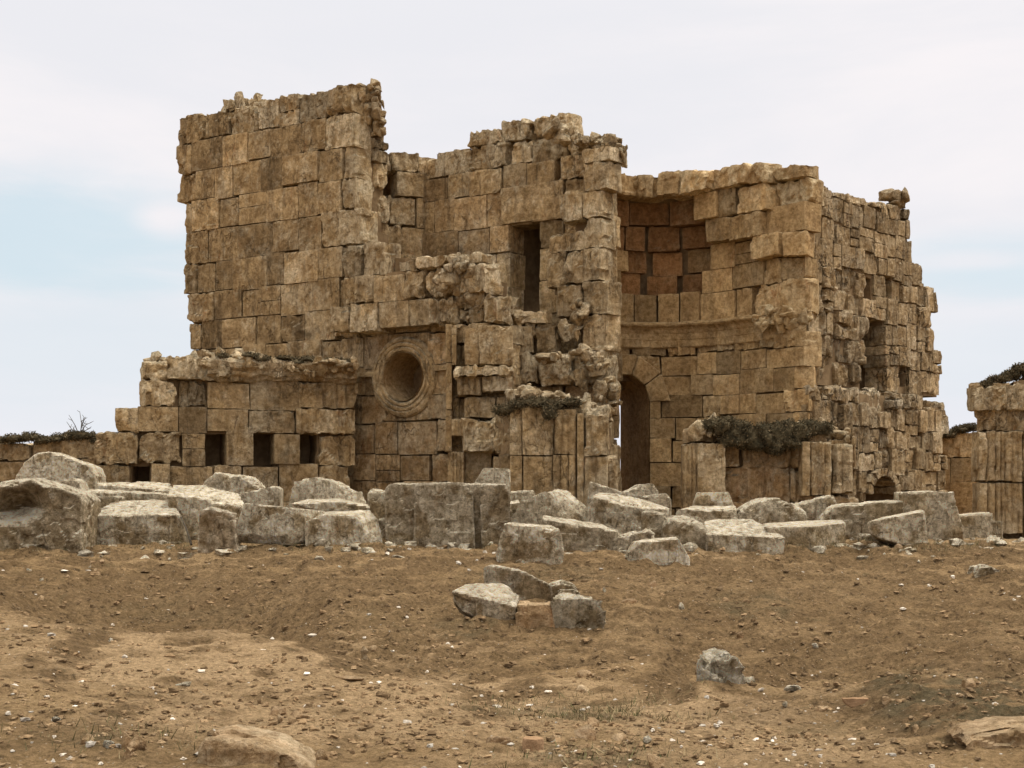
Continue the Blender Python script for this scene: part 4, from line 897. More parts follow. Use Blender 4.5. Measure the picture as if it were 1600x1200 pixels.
# --- dark block perched on the wall top
m = MB(); r_ = np.random.default_rng(8)
for (a_, b_, c_, d_, y_) in ((1386, 306, .2, .16, 29.1), (1400, 308, .26, .14, 29.1), (1411, 307, .15, .19, 29.1), (1400, 320, .26, .10, 29.1)):
    cc = np.array((wx(a_, y_), y_, wz(b_, y_))); dd = r_.normal(size=(14, 3)); dd /= np.linalg.norm(dd, axis=1, keepdims=True); polytope(m, cc + dd * np.array([c_, .3, d_]), 100, .6, .026, .42, .2, .05, a_)
tag(m.build('capping_stone', M_SIDE), 'dark jagged stone perched on top of the side wall near its right end', 'stone block')

# ================================================================== fallen blocks
FOOT = []
def block(label, spec, Y=None, by=None, bx=None, th=0.7, rough=0.5, tone=0.5, grey=0.5, red=0.0, seed=1, down=True, mat=None, name='fallen_block', extra=(), dents=(), skew=0.0, sharp=160, cat='stone block', group='blocks fallen in a row before the ruin', strat=1.0):
    if Y is None: Y = solveY(bx if bx else spec[0][0], by)
    tone = min(1.0, tone + 0.2)
    m = MB(); polytope(m, block_pts(spec, Y, th, down, skew=skew), sharp, rough, 0.0012 * Y, tone, grey, red, seed, chops=int(rough > .62), dents= [(wx(d[0], Y), Y, wz(d[1], Y), d[2], d[3]) for d in dents], strat=strat)
    xs_ = [wx(q[0], Y) for q in spec]; FOOT.append(((min(xs_) + max(xs_)) / 2, Y, (max(xs_) - min(xs_)) / 2))
    for i, (sp_, dy, th2, g2) in enumerate(extra): polytope(m, block_pts(sp_, Y + dy, th2, down, skew=skew), sharp, rough, 0.0012 * Y, tone, g2, red, seed + 50 + i)
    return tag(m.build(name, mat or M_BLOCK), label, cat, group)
FB = [
 dict(label='huge brown boulder with a dark hollow, at the left edge', spec=[(-40, 756), (10, 751), (50, 756), (85, 763), (121, 773), (128, 784), (121, 856), (60, 860), (-40, 858)], Y=20.7, th=1.1, grey=0.08, tone=0.3, rough=0.65, red=.0, seed=1, dents=[(30, 788, (.3, .6, .16), .35), (10, 800, (.3, .6, .12), .2)]),
 dict(label='peaked pale boulder with crossing cracks, behind the huge boulder', spec=[(20, 765), (26, 738), (34, 727), (60, 707), (70, 706), (112, 722), (140, 730), (148, 745), (146, 768)], Y=24.6, th=.9, grey=1.0, tone=0.55, rough=0.45, seed=2),
 dict(label='small rounded stone in front of the peaked boulder', spec=[(66, 768), (85, 756), (112, 748), (121, 752), (128, 766)], Y=23.6, th=.5, grey=.45, tone=.5, rough=.4, seed=3),
 dict(label='flat pale slab lying before the left wall', spec=[(150, 771), (154, 757), (264, 769), (266, 772), (153, 754, .6), (256, 753.5, .6), (270, 759, .4)], Y=24.0, grey=.75, tone=.55, rough=.5, seed=4),
 dict(label='long flat slab behind the wedge-shaped block', spec=[(124, 774), (140, 771), (262, 773), (265, 786), (140, 792), (126, 768, .5), (165, 766, .5), (262, 771, .5)], Y=22.9, grey=.65, tone=.5, rough=.5, seed=5),
 dict(label='weathered stone wedged between the huge boulder and the wedge-shaped block', spec=[(124, 800), (128, 790), (146, 778), (186, 776), (180, 800), (140, 842), (124, 842)], Y=22.3, th=.5, grey=.5, tone=0.35, rough=.7, seed=6),
 dict(label='wedge-shaped block with a big sloping white top, left of centre', spec=[(141, 806), (208, 823), (252, 812), (288, 815), (296, 840), (250, 843), (141, 843), (178, 783, .8), (226, 780, .9), (268, 787, .8)], Y=21.6, grey=.8, tone=0.42, rough=0.4, seed=7, skew=0),
 dict(label='block with a rough slanting crust on top, behind the short upright block', spec=[(262, 776), (348, 786), (382, 794), (376, 846), (300, 850), (264, 840), (272, 758, .7), (316, 759, .7), (374, 774, .6)], Y=22.0, grey=0.7, tone=0.64, rough=.6, seed=8),
 dict(label='short upright block with an orange left edge', spec=[(313, 800), (326, 794), (366, 801), (367, 812), (364, 856), (310, 854), (311, 825)], Y=20.75, th=.35, grey=0.3, tone=0.36, rough=.6, seed=9, red=0.3),
 dict(label='layered rough rock behind the slanting-crust block', spec=[(314, 770), (320, 752), (338, 741), (388, 746), (403, 757), (413, 770), (400, 790), (316, 790)], Y=24.4, th=.7, grey=.6, tone=.52, rough=.8, seed=10, strat=2.5),
 dict(label='smooth grey block with a pointed upper corner, under the left wall', spec=[(368, 774), (430, 760), (433, 762), (437, 800), (368, 800)], Y=23.2, th=.5, grey=.7, tone=.45, rough=.25, seed=11),
 dict(label='tilted grey-blue block with a dark underside', spec=[(365, 832), (380, 789), (458, 794), (446, 838), (372, 848, .12), (452, 852, .12), (510, 799, .5), (478, 850, .5), (395, 787, .5)], Y=20.9, grey=1.0, tone=0.46, rough=0.12, seed=12, down=False, sharp=60),
 dict(label='cracked squarish block between the tilted grey block and the tall carved block', spec=[(477, 815), (504, 805), (532, 806), (556, 809), (565, 819), (566, 853), (500, 852), (477, 844), (578, 797, .35), (590, 810, .35), (598, 848, .3), (510, 800, .5)], Y=21.1, grey=0.75, tone=0.66, rough=0.3, seed=13),
 dict(label='thin pale slab lying flat on the cracked squarish block', spec=[(452, 786), (478, 793), (536, 799), (578, 796), (579, 792), (482, 780, .6), (530, 779, .6), (574, 788, .5)], Y=21.9, grey=.75, tone=.66, rough=.2, seed=14, down=False),
 dict(label='rough faceted block with a dark left face, below the cornice of the left wall', spec=[(447, 782), (456, 751), (480, 752), (494, 748), (500, 785), (506, 748, .3), (564, 768, .3), (573, 788, .3), (560, 800, .2)], Y=23.7, grey=.65, tone=.5, rough=.75, seed=15),
 dict(label='small grey stone left of the tall carved block', spec=[(574, 772), (580, 765), (600, 767), (603, 812), (575, 812)], Y=22.6, th=.5, grey=.6, tone=.48, rough=.5, seed=16),
 dict(label='small low stone at the foot of the carved block, by the squarish block', spec=[(590, 812), (606, 810), (608, 842), (592, 842)], Y=22.1, th=.4, grey=.6, tone=.5, rough=.5, seed=17),
 dict(label='trapezoid pale block peeping over the tall carved block', spec=[(740, 758), (746, 748), (758, 732), (794, 733), (797, 770)], Y=22.9, th=.5, grey=.75, tone=.5, rough=.3, seed=18),
 dict(label='short drum of a column with rust-streaked sides', spec=[(776, 866), (783, 838), (790, 819), (820, 822), (850, 825), (874, 829), (881, 850), (876, 874), (850, 878), (810, 877), (798, 816, .5), (860, 823, .6)], Y=19.7, th=.7, grey=.95, tone=.66, red=.12, rough=.5, seed=19, name='column_drum', cat='column drum'),
 dict(label='big angular boulder with a shadowy left face, right of the carved block', spec=[(793, 822), (812, 786), (842, 771), (856, 768), (880, 822), (888, 768, .3), (916, 793, .3), (922, 820, .2), (872, 764, .5)], Y=22.0, grey=.7, tone=0.46, rough=0.4, seed=20),
 dict(label='small pale stone touching the right side of the carved block', spec=[(786, 788), (812, 782), (806, 800), (792, 820), (786, 822)], Y=22.3, th=.4, grey=.7, tone=.5, rough=.5, seed=21),
 dict(label='low slab behind the carved block and the angular boulder', spec=[(786, 776), (800, 769), (836, 767), (840, 780), (786, 784)], Y=23.4, th=.5, grey=.7, tone=.5, rough=.6, seed=22),
 dict(label='low horizontal block with a pale crusty top, behind the column drum', spec=[(848, 822), (878, 828), (950, 829), (968, 830), (966, 862), (940, 866), (850, 860), (850, 817, .4), (930, 818, .4), (968, 827, .2)], Y=20.9, grey=0.4, tone=0.36, rough=.55, seed=23),
 dict(label='large block sloping down to the right, with a broad pale top', spec=[(918, 786), (926, 777), (1006, 800), (1003, 834), (975, 850), (920, 835), (934, 772, .7), (970, 773, .7), (1012, 783, .7), (1046, 795, .5)], Y=21.9, grey=.62, tone=0.5, rough=.55, seed=24),
 dict(label='curved stone with a saddle-shaped top, behind the sloping block', spec=[(920, 768), (922, 754), (934, 757), (975, 770), (974, 782), (922, 782)], Y=23.2, th=.5, grey=.65, tone=.5, rough=.35, seed=25, extra=[([(974, 770), (1000, 760), (1006, 764), (1008, 782), (972, 784)], 0.02, .5, .6)]),
 dict(label='small humped stone with a pale cap, right of the saddle-shaped stone', spec=[(980, 768), (996, 758), (1020, 757), (1027, 768), (1028, 785), (984, 785)], Y=23.9, th=.5, grey=.5, tone=.48, rough=.5, seed=26),
 dict(label='narrow grey slab below the humped stone', spec=[(1002, 776), (1042, 772), (1049, 780), (1049, 798), (1004, 798)], Y=23.1, th=.4, grey=.55, tone=.5, rough=.3, seed=27),
 dict(label='dark speckled round boulder, centre right', spec=[(1036, 822), (1046, 810), (1066, 805), (1088, 809), (1104, 824), (1106, 848), (1092, 870), (1060, 868), (1036, 845)], Y=20.9, th=.7, grey=.35, tone=.28, rough=.7, seed=28, sharp=12, extra=[([(1004, 802), (1011, 797), (1044, 805), (1050, 835), (1006, 842)], 0.35, .4, .45)]),
 dict(label='small flat stone at the foot of the speckled round boulder', spec=[(958, 842), (985, 834), (1016, 829), (1026, 836), (1022, 846), (965, 852)], Y=20.8, th=.3, grey=.4, tone=.45, rough=.7, seed=29),
 dict(label='clean peach-white prism block, farthest forward of the row', spec=[(1009, 879), (1000, 849), (1060, 842), (1079, 873), (1070, 879), (976, 868, .3), (988, 846, .3), (1010, 842, .5), (1056, 839, .4)], Y=19.7, grey=0.9, tone=0.95, rough=0.15, seed=30, red=.10),
 dict(label='block with a tilted smooth top plane, right of the speckled boulder', spec=[(1104, 862), (1106, 835), (1130, 836), (1154, 850), (1218, 845), (1216, 860), (1160, 866), (1100, 815, .7), (1120, 811, .9), (1174, 810, .9), (1192, 820, .6)], Y=20.8, grey=.62, tone=0.45, rough=0.25, seed=31),
 dict(label='pale voussoir with a scooped top, standing before the niche', spec=[(1082, 795), (1090, 770), (1138, 769), (1149, 795)], Y=23.0, th=.35, grey=0.95, tone=0.75, rough=0.2, seed=32),
 dict(label='flat grey slab carrying the scooped voussoir', spec=[(1056, 800), (1060, 797), (1148, 796), (1152, 801), (1148, 815), (1058, 812), (1082, 791, .4), (1148, 791, .4)], Y=22.5, grey=.55, tone=.5, rough=.5, seed=33),
 dict(label='long lumpy mossy rock below the heavy moss wall', spec=[(1146, 806), (1160, 792), (1182, 780), (1226, 779), (1248, 788), (1262, 798), (1264, 818), (1150, 818)], Y=22.5, th=.7, grey=.4, tone=0.32, rough=0.8, seed=34, sharp=12),
 dict(label='rough stone with a raised right horn, behind the two-faced block', spec=[(1244, 792), (1250, 786), (1280, 787), (1302, 776), (1306, 792), (1294, 818), (1250, 818)], Y=22.8, th=.5, grey=.5, tone=.5, rough=.7, seed=35),
 dict(label='two-faced squared block with one sharp upright edge towards the viewer', spec=[(1214, 857), (1196, 824), (1270, 822), (1270, 862), (1321, 817, .35), (1321, 857, .35), (1192, 818, .6), (1275, 813, .8), (1316, 812, .8)], Y=21.0, grey=.55, tone=0.5, rough=0.2, seed=36, down=False, sharp=40),
 dict(label='small white chipped stone right of the two-faced block', spec=[(1284, 814), (1296, 794), (1312, 790), (1322, 796), (1318, 812), (1300, 820)], Y=22.2, th=.4, grey=.9, tone=.6, rough=.7, seed=37),
 dict(label='canted block with its underside lifted off the ground', spec=[(1354, 816), (1388, 820), (1445, 799), (1450, 849), (1418, 853), (1416, 838), (1372, 840), (1357, 832), (1378, 808, .6), (1440, 796, .6)], Y=20.9, grey=0.7, tone=0.66, rough=0.15, seed=38, down=False, sharp=60),
 dict(label='propping lump under the left end of the canted block', spec=[(1352, 835), (1380, 838), (1384, 856), (1350, 858)], Y=21.3, th=.5, grey=.2, tone=.3, rough=.7, seed=39),
 dict(label='long beam-like block running behind the canted block', spec=[(1300, 795), (1312, 790), (1400, 784), (1414, 782), (1414, 846), (1310, 850)], Y=22.1, th=.6, grey=0.3, tone=0.32, rough=.5, seed=40),
 dict(label='tall flaring block, highest on the right of the row', spec=[(1412, 773), (1450, 769), (1487, 768), (1491, 794), (1508, 842), (1450, 848), (1414, 850)], Y=21.9, th=.7, grey=.5, tone=0.5, rough=0.4, seed=41),
 dict(label='low squared block at the foot of the fluted pier', spec=[(1492, 806), (1546, 802), (1550, 842), (1504, 842), (1496, 803, .5), (1540, 800, .5)], Y=22.3, grey=.5, tone=.48, rough=.4, seed=42, extra=[([(1546, 815), (1567, 815), (1567, 841), (1546, 842)], 0.03, .4, .3)]),
]
for b in FB: block(**b)
# the tall carved block: three faces of its moulding stepped back from each other
m = MB()
for i, (sp_, dy, th_, g_) in enumerate([([(602, 764), (608, 757), (646, 756), (646, 850), (603, 850)], .10, .8, .35), ([(648, 756), (724, 755), (738, 770), (742, 850), (648, 851)], .0, .9, .45), ([(722, 756), (754, 756), (754, 851), (736, 850), (742, 800), (724, 776)], .13, .7, .35), ([(753, 756), (790, 757), (797, 772), (787, 850), (753, 851)], .04, .8, .4)]):
    polytope(m, block_pts(sp_, 21.3 + dy, th_, True), 120, .45, .028, .42, g_, .05, 300 + i)
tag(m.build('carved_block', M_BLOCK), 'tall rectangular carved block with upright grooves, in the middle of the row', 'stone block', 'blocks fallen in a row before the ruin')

# blocks on the slope
SL = [
 dict(label='white-topped block tipped on the slope, foremost of its cluster', spec=[(708, 924), (748, 943), (772, 949), (806, 948), (802, 966), (763, 975), (722, 956), (706, 937), (728, 913, .5), (758, 918, .5), (786, 912, .4), (810, 930, .3)], by=976, bx=763, grey=0.6, tone=0.6, rough=.5, red=0.25, seed=61, down=False),
 dict(label='slanting slab rising behind the white-topped block on the slope', spec=[(757, 912), (760, 886), (770, 884), (812, 893), (858, 913), (866, 945), (810, 952), (760, 935)], by=945, bx=810, th=.28, grey=0.6, tone=0.55, rough=.4, seed=62, red=.15),
 dict(label='small white stone above the dark block on the slope', spec=[(858, 914), (878, 909), (895, 914), (908, 928), (902, 938), (866, 930)], by=945, bx=880, th=.35, grey=.95, tone=.6, rough=.6, seed=63),
 dict(label='dark mossy block at the right of the cluster on the slope', spec=[(862, 934), (905, 934), (942, 944), (945, 958), (938, 982), (920, 990), (878, 978), (864, 950), (880, 926, .3), (925, 936, .3)], by=992, bx=905, th=.5, grey=0.4, tone=0.42, rough=.8, seed=64),
 dict(label='brown earthy block between the white-topped and dark blocks on the slope', spec=[(806, 944), (870, 944), (876, 984), (850, 990), (806, 972)], by=990, bx=840, th=.4, grey=.1, tone=.42, rough=.5, seed=65, mat=M_TAN),
 dict(label='shaggy grey-white lichened rock half sunk in the slope, lower right', spec=[(1094, 1085), (1097, 1050), (1102, 1029), (1127, 1025), (1148, 1031), (1160, 1048), (1172, 1064), (1172, 1090)], by=1074, bx=1125, th=.4, grey=1.0, tone=0.62, rough=1.1, seed=66, extra=[([(1168, 1066), (1184, 1064), (1194, 1078), (1190, 1090), (1168, 1090)], .02, .2, .6)]),
 dict(label='long low lichen-covered boulder at the bottom edge, left of centre', spec=[(296, 1190), (300, 1164), (318, 1157), (360, 1156), (410, 1162), (455, 1176), (492, 1200), (480, 1240), (300, 1240)], by=1215, bx=380, th=.5, grey=0.55, tone=0.5, rough=.6, seed=67, sharp=12, mat=M_TAN),
 dict(label='mossy rock with a dark crack under it, bottom right corner', spec=[(1512, 1164), (1528, 1152), (1565, 1148), (1600, 1140), (1660, 1140), (1660, 1176), (1580, 1186), (1525, 1176)], by=1186, bx=1570, th=.5, grey=.1, tone=.34, rough=.6, seed=68, mat=M_TAN, down=False),
 dict(label='light grey flat rock on the right-hand bank', spec=[(1524, 900), (1530, 888), (1548, 885), (1562, 892), (1570, 905)], by=903, bx=1545, th=.4, grey=.7, tone=.45, rough=.8, seed=69),
 dict(label='small grey rock on the path edge, near the fluted pier', spec=[(1540, 866), (1546, 857), (1554, 856), (1566, 866)], by=866, bx=1552, th=.25, grey=.7, tone=.5, rough=.6, seed=70),
]
for b in SL: b.setdefault('group', 'stones on the slope'); block(name='fallen_block' if b['seed'] in (61, 62, 63, 64, 65) else 'boulder', cat=b.pop('cat', 'rock'), **b)

# smaller loose stones: (label, px centre, py base, width px, height px, grey, red, tone, kind)
ST = [
 ('short round terracotta piece standing on end, bottom centre', 833, 1174, 33, 22, .2, .1, .5, 'drum'),
 ('long brown stone left of the round terracotta piece', 778, 1166, 46, 18, .05, .3, .45, 's'), ('brown squarish stone, front one of a pair in the gully', 914, 1156, 35, 20, 0, .4, .55, 's'),
 ('flat brown stone, rear one of a pair in the gully', 925, 1139, 28, 15, 0, .35, .6, 's'), ('small brown stone between the terracotta piece and the pair', 872, 1156, 20, 10, .1, .3, .5, 's'),
 ('low pale brown stone right of the pair in the gully', 968, 1160, 25, 10, .2, .2, .6, 's'), ('white pebble below the low pale brown stone', 986, 1163, 14, 7, 1, 0, .8, 's'),
 ('white pebble right of the other in the gully', 1012, 1161, 13, 7, .9, 0, .75, 's'), ('rounded brown rock with a flat tail, lower left', 431, 1122, 32, 20, .05, .3, .55, 's'),
 ('flat brown shard trailing from the rounded rock, lower left', 470, 1123, 44, 8, 0, .3, .5, 's'), ('tiny tan stone under the rounded rock, lower left', 437, 1130, 11, 8, .3, .1, .6, 's'),
 ('flat tan stone alone on bare earth, lower left', 308, 1112, 18, 9, .1, .3, .6, 's'), ('white curved chip on bare earth, left', 283, 1072, 26, 7, 1, 0, .9, 's'),
 ('oval tan cobble at the left of the bottom-left stone group', 137, 1165, 24, 14, .1, .25, .6, 's'), ('upright pointed stone in the bottom-left stone group', 193, 1172, 20, 24, .1, .3, .45, 's'),
 ('broad leaning stone in the bottom-left stone group', 212, 1176, 30, 22, .1, .3, .5, 's'), ('rounded cobble at the front of the bottom-left stone group', 199, 1188, 28, 16, .1, .25, .6, 's'),
 ('small pale stone left of the broad leaning stone', 168, 1170, 14, 9, .7, 0, .6, 's'), ('white pebble by the gully edge, lower left', 88, 1131, 13, 9, .8, 0, .6, 's'),
 ('crescent-shaped terracotta shard in the right-hand bank', 1340, 1106, 40, 14, .2, .2, .5, 'shard'), ('pale five-sided stone left of the crescent shard', 1284, 1113, 24, 14, .1, .2, .55, 's'),
 ('white flat stone beside the shaggy lichened rock', 1240, 1082, 36, 8, .9, 0, .65, 's'), ('white pebble set in the bank, left of the crescent shard', 1227, 1105, 8, 6, .9, 0, .8, 's'),
 ('small grey upright stone in the dip, centre left', 569, 1033, 14, 22, .5, 0, .35, 's'), ('tan oval stone right of the small grey upright stone', 582, 1018, 12, 6, .2, .2, .7, 's'),
 ('low brown ridge of stone on bare earth, centre left', 545, 1066, 50, 6, 0, .25, .4, 's'), ('round white cobble on the slope below the peach prism block', 945, 926, 11, 10, .9, 0, .6, 's'),
 ('brown flat stone on the slope, right of the cluster', 984, 945, 24, 12, 0, .35, .45, 's'), ('small brown stone on the slope under the peach prism block', 1020, 918, 14, 12, .1, .3, .5, 's'),
 ('white pebble high on the right-hand slope', 1437, 881, 7, 5, 1, 0, .95, 's'), ('white pebble on the mid slope below the peach block', 1064, 952, 10, 11, .8, 0, .7, 's'),
 ('pale stone on the left slope, left one of a touching pair', 136, 891, 14, 11, .7, .1, .6, 's'), ('tan stone on the left slope, right one of a touching pair', 149, 897, 12, 11, .3, .2, .6, 's'),
 ('brown flat stone just above the touching pair', 154, 882, 22, 8, 0, .3, .5, 's'), ('white stone on the left slope near the edge', 45, 893, 14, 7, .9, 0, .7, 's'), ('white stone lower on the left slope near the edge', 64, 910, 12, 7, .8, 0, .65, 's'),
 ('grey-white stone below the cracked squarish block', 500, 877, 18, 9, .8, 0, .55, 's'), ('white stone right of the grey-white stone', 530, 889, 11, 7, .9, 0, .75, 's'),
 ('flat white chip before the tall carved block', 622, 872, 24, 4, 1, 0, .75, 's'), ('flat grey stone before the short upright block', 365, 866, 18, 5, .7, 0, .5, 's'),
 ('tan stone lying under the canted block', 1403, 859, 18, 9, .3, .2, .6, 's'), ('pale pebble on the slope, upper left', 63, 939, 10, 9, .2, .2, .55, 's'),
 ('white stone on the ridge, left', 173, 1004, 11, 6, .9, 0, .8, 's'), ('pointed pale rock at the bottom edge, right of centre', 1026, 1202, 34, 34, .2, .1, .5, 's'),
 ('tan stone with a white top, centre right of the slope', 915, 1057, 26, 10, .3, .3, .6, 's'), ('flat tan stone below the white-topped tan stone', 916, 1083, 30, 11, .1, .35, .6, 's'),
 ('half-buried brown stone in the right-hand bank', 1108, 1140, 16, 9, .1, .3, .5, 's'), ('pale oval stone, lower right of the gully', 1060, 1149, 14, 7, .4, .1, .65, 's'),
 ('small stone near the bottom edge, left of the long boulder end', 500, 1190, 34, 20, .05, .3, .5, 's'), ('brown clod on the right-hand bank, near the right edge', 1516, 1076, 22, 16, 0, .35, .5, 's'),
 ('brown round stone low on the right-hand bank', 1434, 1146, 14, 11, 0, .35, .5, 's'), ('tan stone on the right-hand bank, above the round brown stone', 1386, 1100, 12, 10, .1, .3, .55, 's'),
 ('reddish stone on the right slope', 1158, 998, 12, 9, 0, .9, .5, 's'), ('white stone with a dark slot beside it, right slope', 1274, 1014, 14, 7, .7, 0, .65, 's'),
 ('tan stone at the foot of the earthy block on the slope', 812, 967, 22, 9, .2, .2, .5, 's'), ('small tan stone below the earthy block on the slope', 842, 982, 12, 7, .2, .3, .6, 's'),
]
for i, (lab, px_, py_, w_, h_, g_, rd_, tn_, kd) in enumerate(ST):
    Y_ = solveY(px_, py_); r_ = np.random.default_rng(i + 900); W_, H_ = w_ * Y_ / F, h_ * Y_ / F; cx_, cz_ = wx(px_, Y_), wz(py_, Y_)
    m = MB()
    if kd == 'drum': P_ = [(cx_ + W_ / 2 * math.cos(a), Y_ + W_ / 2 + W_ / 2 * math.sin(a), cz_ + z) for a in np.linspace(0, 6.28, 17)[:-1] for z in (-.03, H_ * .85)]
    elif kd == 'shard': P_ = [(cx_ + W_ / 2 * math.cos(a) * s, Y_ + .05 + z * .3, cz_ + H_ * .9 - H_ * math.sin(a) * s) for a in np.linspace(0, math.pi, 9) for s, z in ((1, 0), (.98, .15))]
    else:
        d_ = r_.normal(size=(11, 3)); d_ /= np.linalg.norm(d_, axis=1, keepdims=True); d_[:, 2] = np.where(d_[:, 2] < 0, -0.5, d_[:, 2])
        P_ = d_ * np.array([W_ * .56, max(W_ * .4, .05), H_ * .95]) + np.array([cx_, Y_ + W_ * .3, cz_ + .02])
    polytope(m, P_, 22, .45, max(.006, 0.0014 * Y_), tn_, g_, rd_ * .6, i + 500)
    nm = 'pottery_shard' if kd == 'shard' else 'column_stub' if kd == 'drum' else 'loose_stone'
    tag(m.build(nm, M_BRICK if kd != 's' else (M_BLOCK if g_ > .5 else M_TAN)), lab, 'shard' if kd == 'shard' else 'stone', 'loose stones on the bare earth')

# earth drifted against the feet of the stones
def drift(X, Y):
    r = np.zeros(np.shape(X))
    for fx, fy, fr in FOOT: r = np.maximum(r, np.exp(-np.clip((np.abs(X - fx) / (fr + .12)), 0, 9) ** 4 - ((Y - fy + .02) / .22) ** 2))
    P_ = np.stack([np.ravel(X), np.ravel(Y), np.zeros(np.size(X))], 1)
    return r * (0.055 + 0.06 * fbm(P_, 3.3, 3, 55).reshape(np.shape(X)))
Vg = V0 + np.stack([0 * V0[:, 0], 0 * V0[:, 0], drift(V0[:, 0], V0[:, 1])], 1); g.data.vertices.foreach_set('co', Vg.ravel().astype(np.float32)); g.data.update()
_terr0 = terr
def terr(X, Y): return _terr0(X, Y) + drift(np.asarray(X, float), np.asarray(Y, float))
# ------------------------------------------------------------------ gravel, clods, grass
def gravel(name, n, seed, smin, smax, xr, yr, grey_p, kindlabel, power=2.6, clump=True, mat=None, emb=0.35):
    r_ = np.random.default_rng(seed); L, Q = lattice(2, 2, 2); L = L / np.linalg.norm(L, axis=1, keepdims=True)
    px_ = r_.uniform(xr[0], xr[1], n * 3); Y_ = 1 / r_.uniform(1 / yr[1], 1 / yr[0], n * 3); X_ = wx(px_, Y_)
    P = np.stack([X_, Y_, Y_ * 0], 1); keep = (fbm(P, .7, 3, seed) + 0.6 * fbm(P, 2.2, 2, seed + 4) > (-0.05 if clump else -9)) | (r_.random(n * 3) < .25)
    X_, Y_ = X_[keep][:n], Y_[keep][:n]; n = len(X_); Z_ = terr(X_, Y_)
    s = smin + (smax - smin) * r_.random(n) ** power; s = s * np.interp(Y_, [8, 20], [.75, 1.2])
    sc = np.stack([s * r_.uniform(.7, 1.4, n), s * r_.uniform(.6, 1.1, n), s * r_.uniform(.35, .75, n)], 1)
    an = r_.uniform(0, 6.28, n); V = L[None] * (1 + 0.35 * r_.normal(size=(n, len(L), 1))).clip(.55, 1.5) * sc[:, None]
    x = V[..., 0] * np.cos(an)[:, None] - V[..., 1] * np.sin(an)[:, None]; y = V[..., 0] * np.sin(an)[:, None] + V[..., 1] * np.cos(an)[:, None]
    W_ = np.stack([x + X_[:, None], y + Y_[:, None], V[..., 2] + Z_[:, None] + (sc[:, 2] * emb)[:, None]], -1).reshape(-1, 3)
    Qa = (Q[None] + (np.arange(n) * len(L))[:, None, None]).reshape(-1, 4)
    m = MB(); m.add(W_, Qa, (0.5, 0, 0)); m.c[0][:, 0] = np.repeat(r_.random(n), len(L)); m.c[0][:, 1] = np.repeat((r_.random(n) < grey_p) * r_.uniform(.6, 1, n), len(L))
    o = m.build(name, mat or M_GRAVEL, origin=(0, 0, 0), smooth=False); o['kind'] = 'stuff'; o['label'] = kindlabel; o['category'] = 'gravel'; return o
gravel('gravel', 2300, 3, 0.006, 0.036, (-150, 1750), (7.5, 22), .30, 'pale chips and pebbles scattered over the bare earth')
gravel('soil_clods', 7500, 4, 0.006, 0.042, (-150, 1750), (8.5, 21), .0, 'small brown clods of earth on the banks', mat=simple_mat('clods', (0.20, 0.132, 0.070), (0.27, 0.182, 0.10), 20), power=3.5)

gravel('rubble_chips', 420, 14, 0.02, 0.11, (-60, 1640), (20.6, 22.8), .45, 'broken chips of stone strewn round the feet of the fallen blocks', power=2.2, clump=False, mat=M_BLOCK, emb=.1)
def grass(name, label, spots, seed, hgt=.05, n=60, rad=.2):
    r_ = np.random.default_rng(seed); m = MB(); Vs, Qs, T_, G_ = [], [], [], []
    for (px_, py_, k_) in spots:
        Y_ = solveY(px_, py_); c_ = np.array([wx(px_, Y_), Y_]); nn = int(n * k_)
        B = c_ + r_.normal(size=(nn, 2)) * rad * np.array([1.6, .5]); z = terr(B[:, 0], B[:, 1]) - .005
        a = r_.uniform(0, 6.28, nn); h = hgt * (.25 + 1.3 * r_.random(nn) ** 2.5); le = r_.normal(size=(nn, 2)) * h[:, None] * .5; w_ = .0045
        d = np.stack([np.cos(a), np.sin(a)], 1) * w_
        b0 = np.c_[B - d, z]; b1 = np.c_[B + d, z]; t1 = np.c_[B + le + d * .3, z + h]; t0 = np.c_[B + le - d * .3, z + h]
        Vs.append(np.stack([b0, b1, t1, t0], 1).reshape(-1, 3)); T_.append(np.repeat(r_.random(nn), 4)); G_.append(np.repeat(r_.random(nn) < .4, 4).astype(float))
    V_ = np.concatenate(Vs); m.add(V_, np.arange(len(V_)).reshape(-1, 4), (.5, 0, 0)); m.c[0][:, 0] = np.concatenate(T_); m.c[0][:, 1] = np.concatenate(G_)
    o = m.build(name, M_GRASS, origin=(0, 0, 0), smooth=False); o['kind'] = 'stuff'; o['label'] = label; o['category'] = 'grass'; return o
r_ = np.random.default_rng(77)
sp = [(x_ + r_.normal() * 8, y_, 1) for x_, y_ in zip(range(5, 1560, 14), [853 + 4 * math.sin(i * .37) + (2 if 55 < i < 80 else 0) for i in range(112)])]
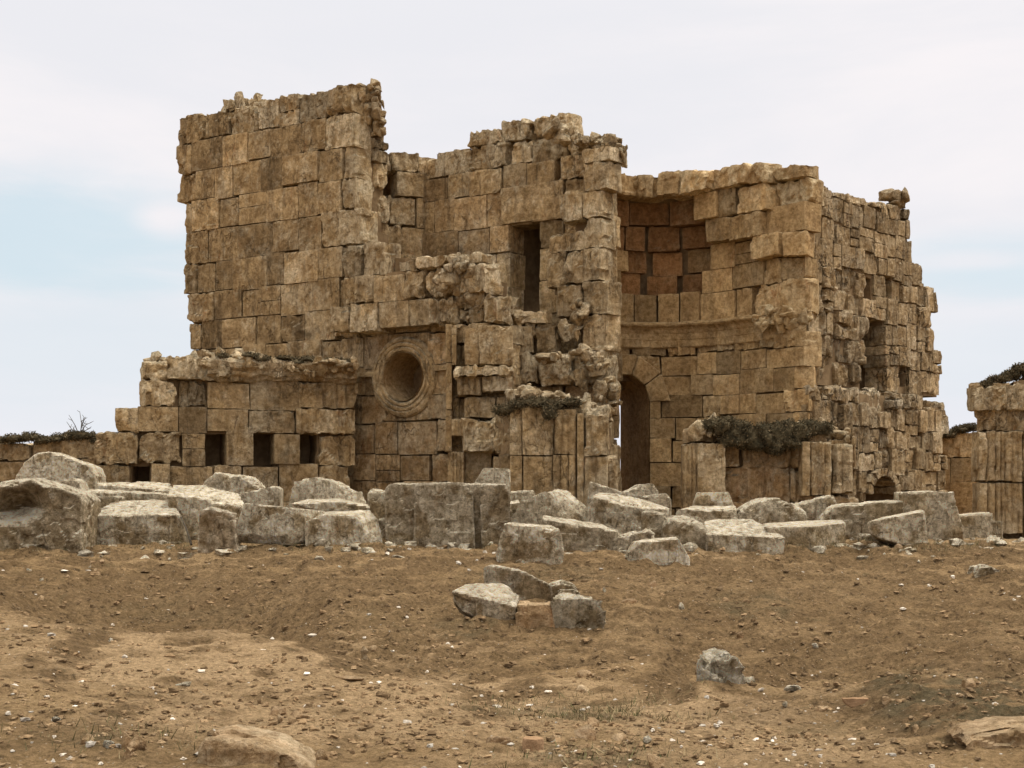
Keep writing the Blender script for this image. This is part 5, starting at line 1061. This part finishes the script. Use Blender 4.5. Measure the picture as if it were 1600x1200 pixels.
sp += [(r_.uniform(800, 1010), r_.uniform(1098, 1125), 1.2) for _ in range(22)] + [(r_.uniform(860, 990), r_.uniform(1165, 1195), .6) for _ in range(12)] + [(r_.uniform(60, 220), r_.uniform(1135, 1172), .6) for _ in range(8)]
grass('grass', 'sparse short dry grass along the foot of the blocks and in the gully', sp, 5, hgt=.05, n=45)

# dead bush on the boundary wall, and a stalk leaning on the wedge block
def tube(mb, pts, r0, r1):
    P = np.array(pts, float); n = 6; vs = []
    for i, p in enumerate(P):
        d = P[min(i + 1, len(P) - 1)] - P[max(i - 1, 0)]; d /= np.linalg.norm(d); a = np.cross(d, [0.3, .9, .1]); a /= np.linalg.norm(a); b = np.cross(d, a); r = r0 + (r1 - r0) * i / (len(P) - 1)
        for j in range(n): th = 6.2832 * j / n; vs.append(p + r * (a * math.cos(th) + b * math.sin(th)))
    q = [(i * n + j, i * n + (j + 1) % n, (i + 1) * n + (j + 1) % n, (i + 1) * n + j) for i in range(len(P) - 1) for j in range(n)]
    mb.add(np.array(vs), np.array(q), (.5, 0, 0))
m = MB(); r_ = np.random.default_rng(6); b0 = np.array([wx(122, 27), 27.1, wz(680, 27)])
for i, (dx, dz) in enumerate([(-.03, .46), (-.26, .22), (.22, .26), (.10, .36), (-.12, .30), (.27, .16), (.02, .25), (-.2, .12)]):
    e = b0 + np.array([dx, r_.normal() * .1, dz]); mid_ = (b0 + e) / 2 + r_.normal(size=3) * .035; tube(m, [b0 + r_.normal(size=3) * .01, mid_, e], .012, .004)
    for k_ in range(3): s_ = mid_ + (e - mid_) * r_.random(); tube(m, [s_, s_ + np.array([r_.normal() * .07, r_.normal() * .05, .03 + .07 * r_.random()])], .006, .003)
tag(m.build('dead_bush', M_TWIG), 'small leafless bush growing on the mossy boundary wall', 'bush')
m = MB(); tube(m, [(wx(283, 21.3), 21.3, wz(808, 21.3)), (wx(291, 21.1), 21.1, wz(825, 21.1)), (wx(299, 20.9), 20.9, wz(851, 20.9))], .012, .02)
tag(m.build('stick', M_TWIG), 'bent dry stick leaning against the right side of the wedge-shaped block', 'stick')
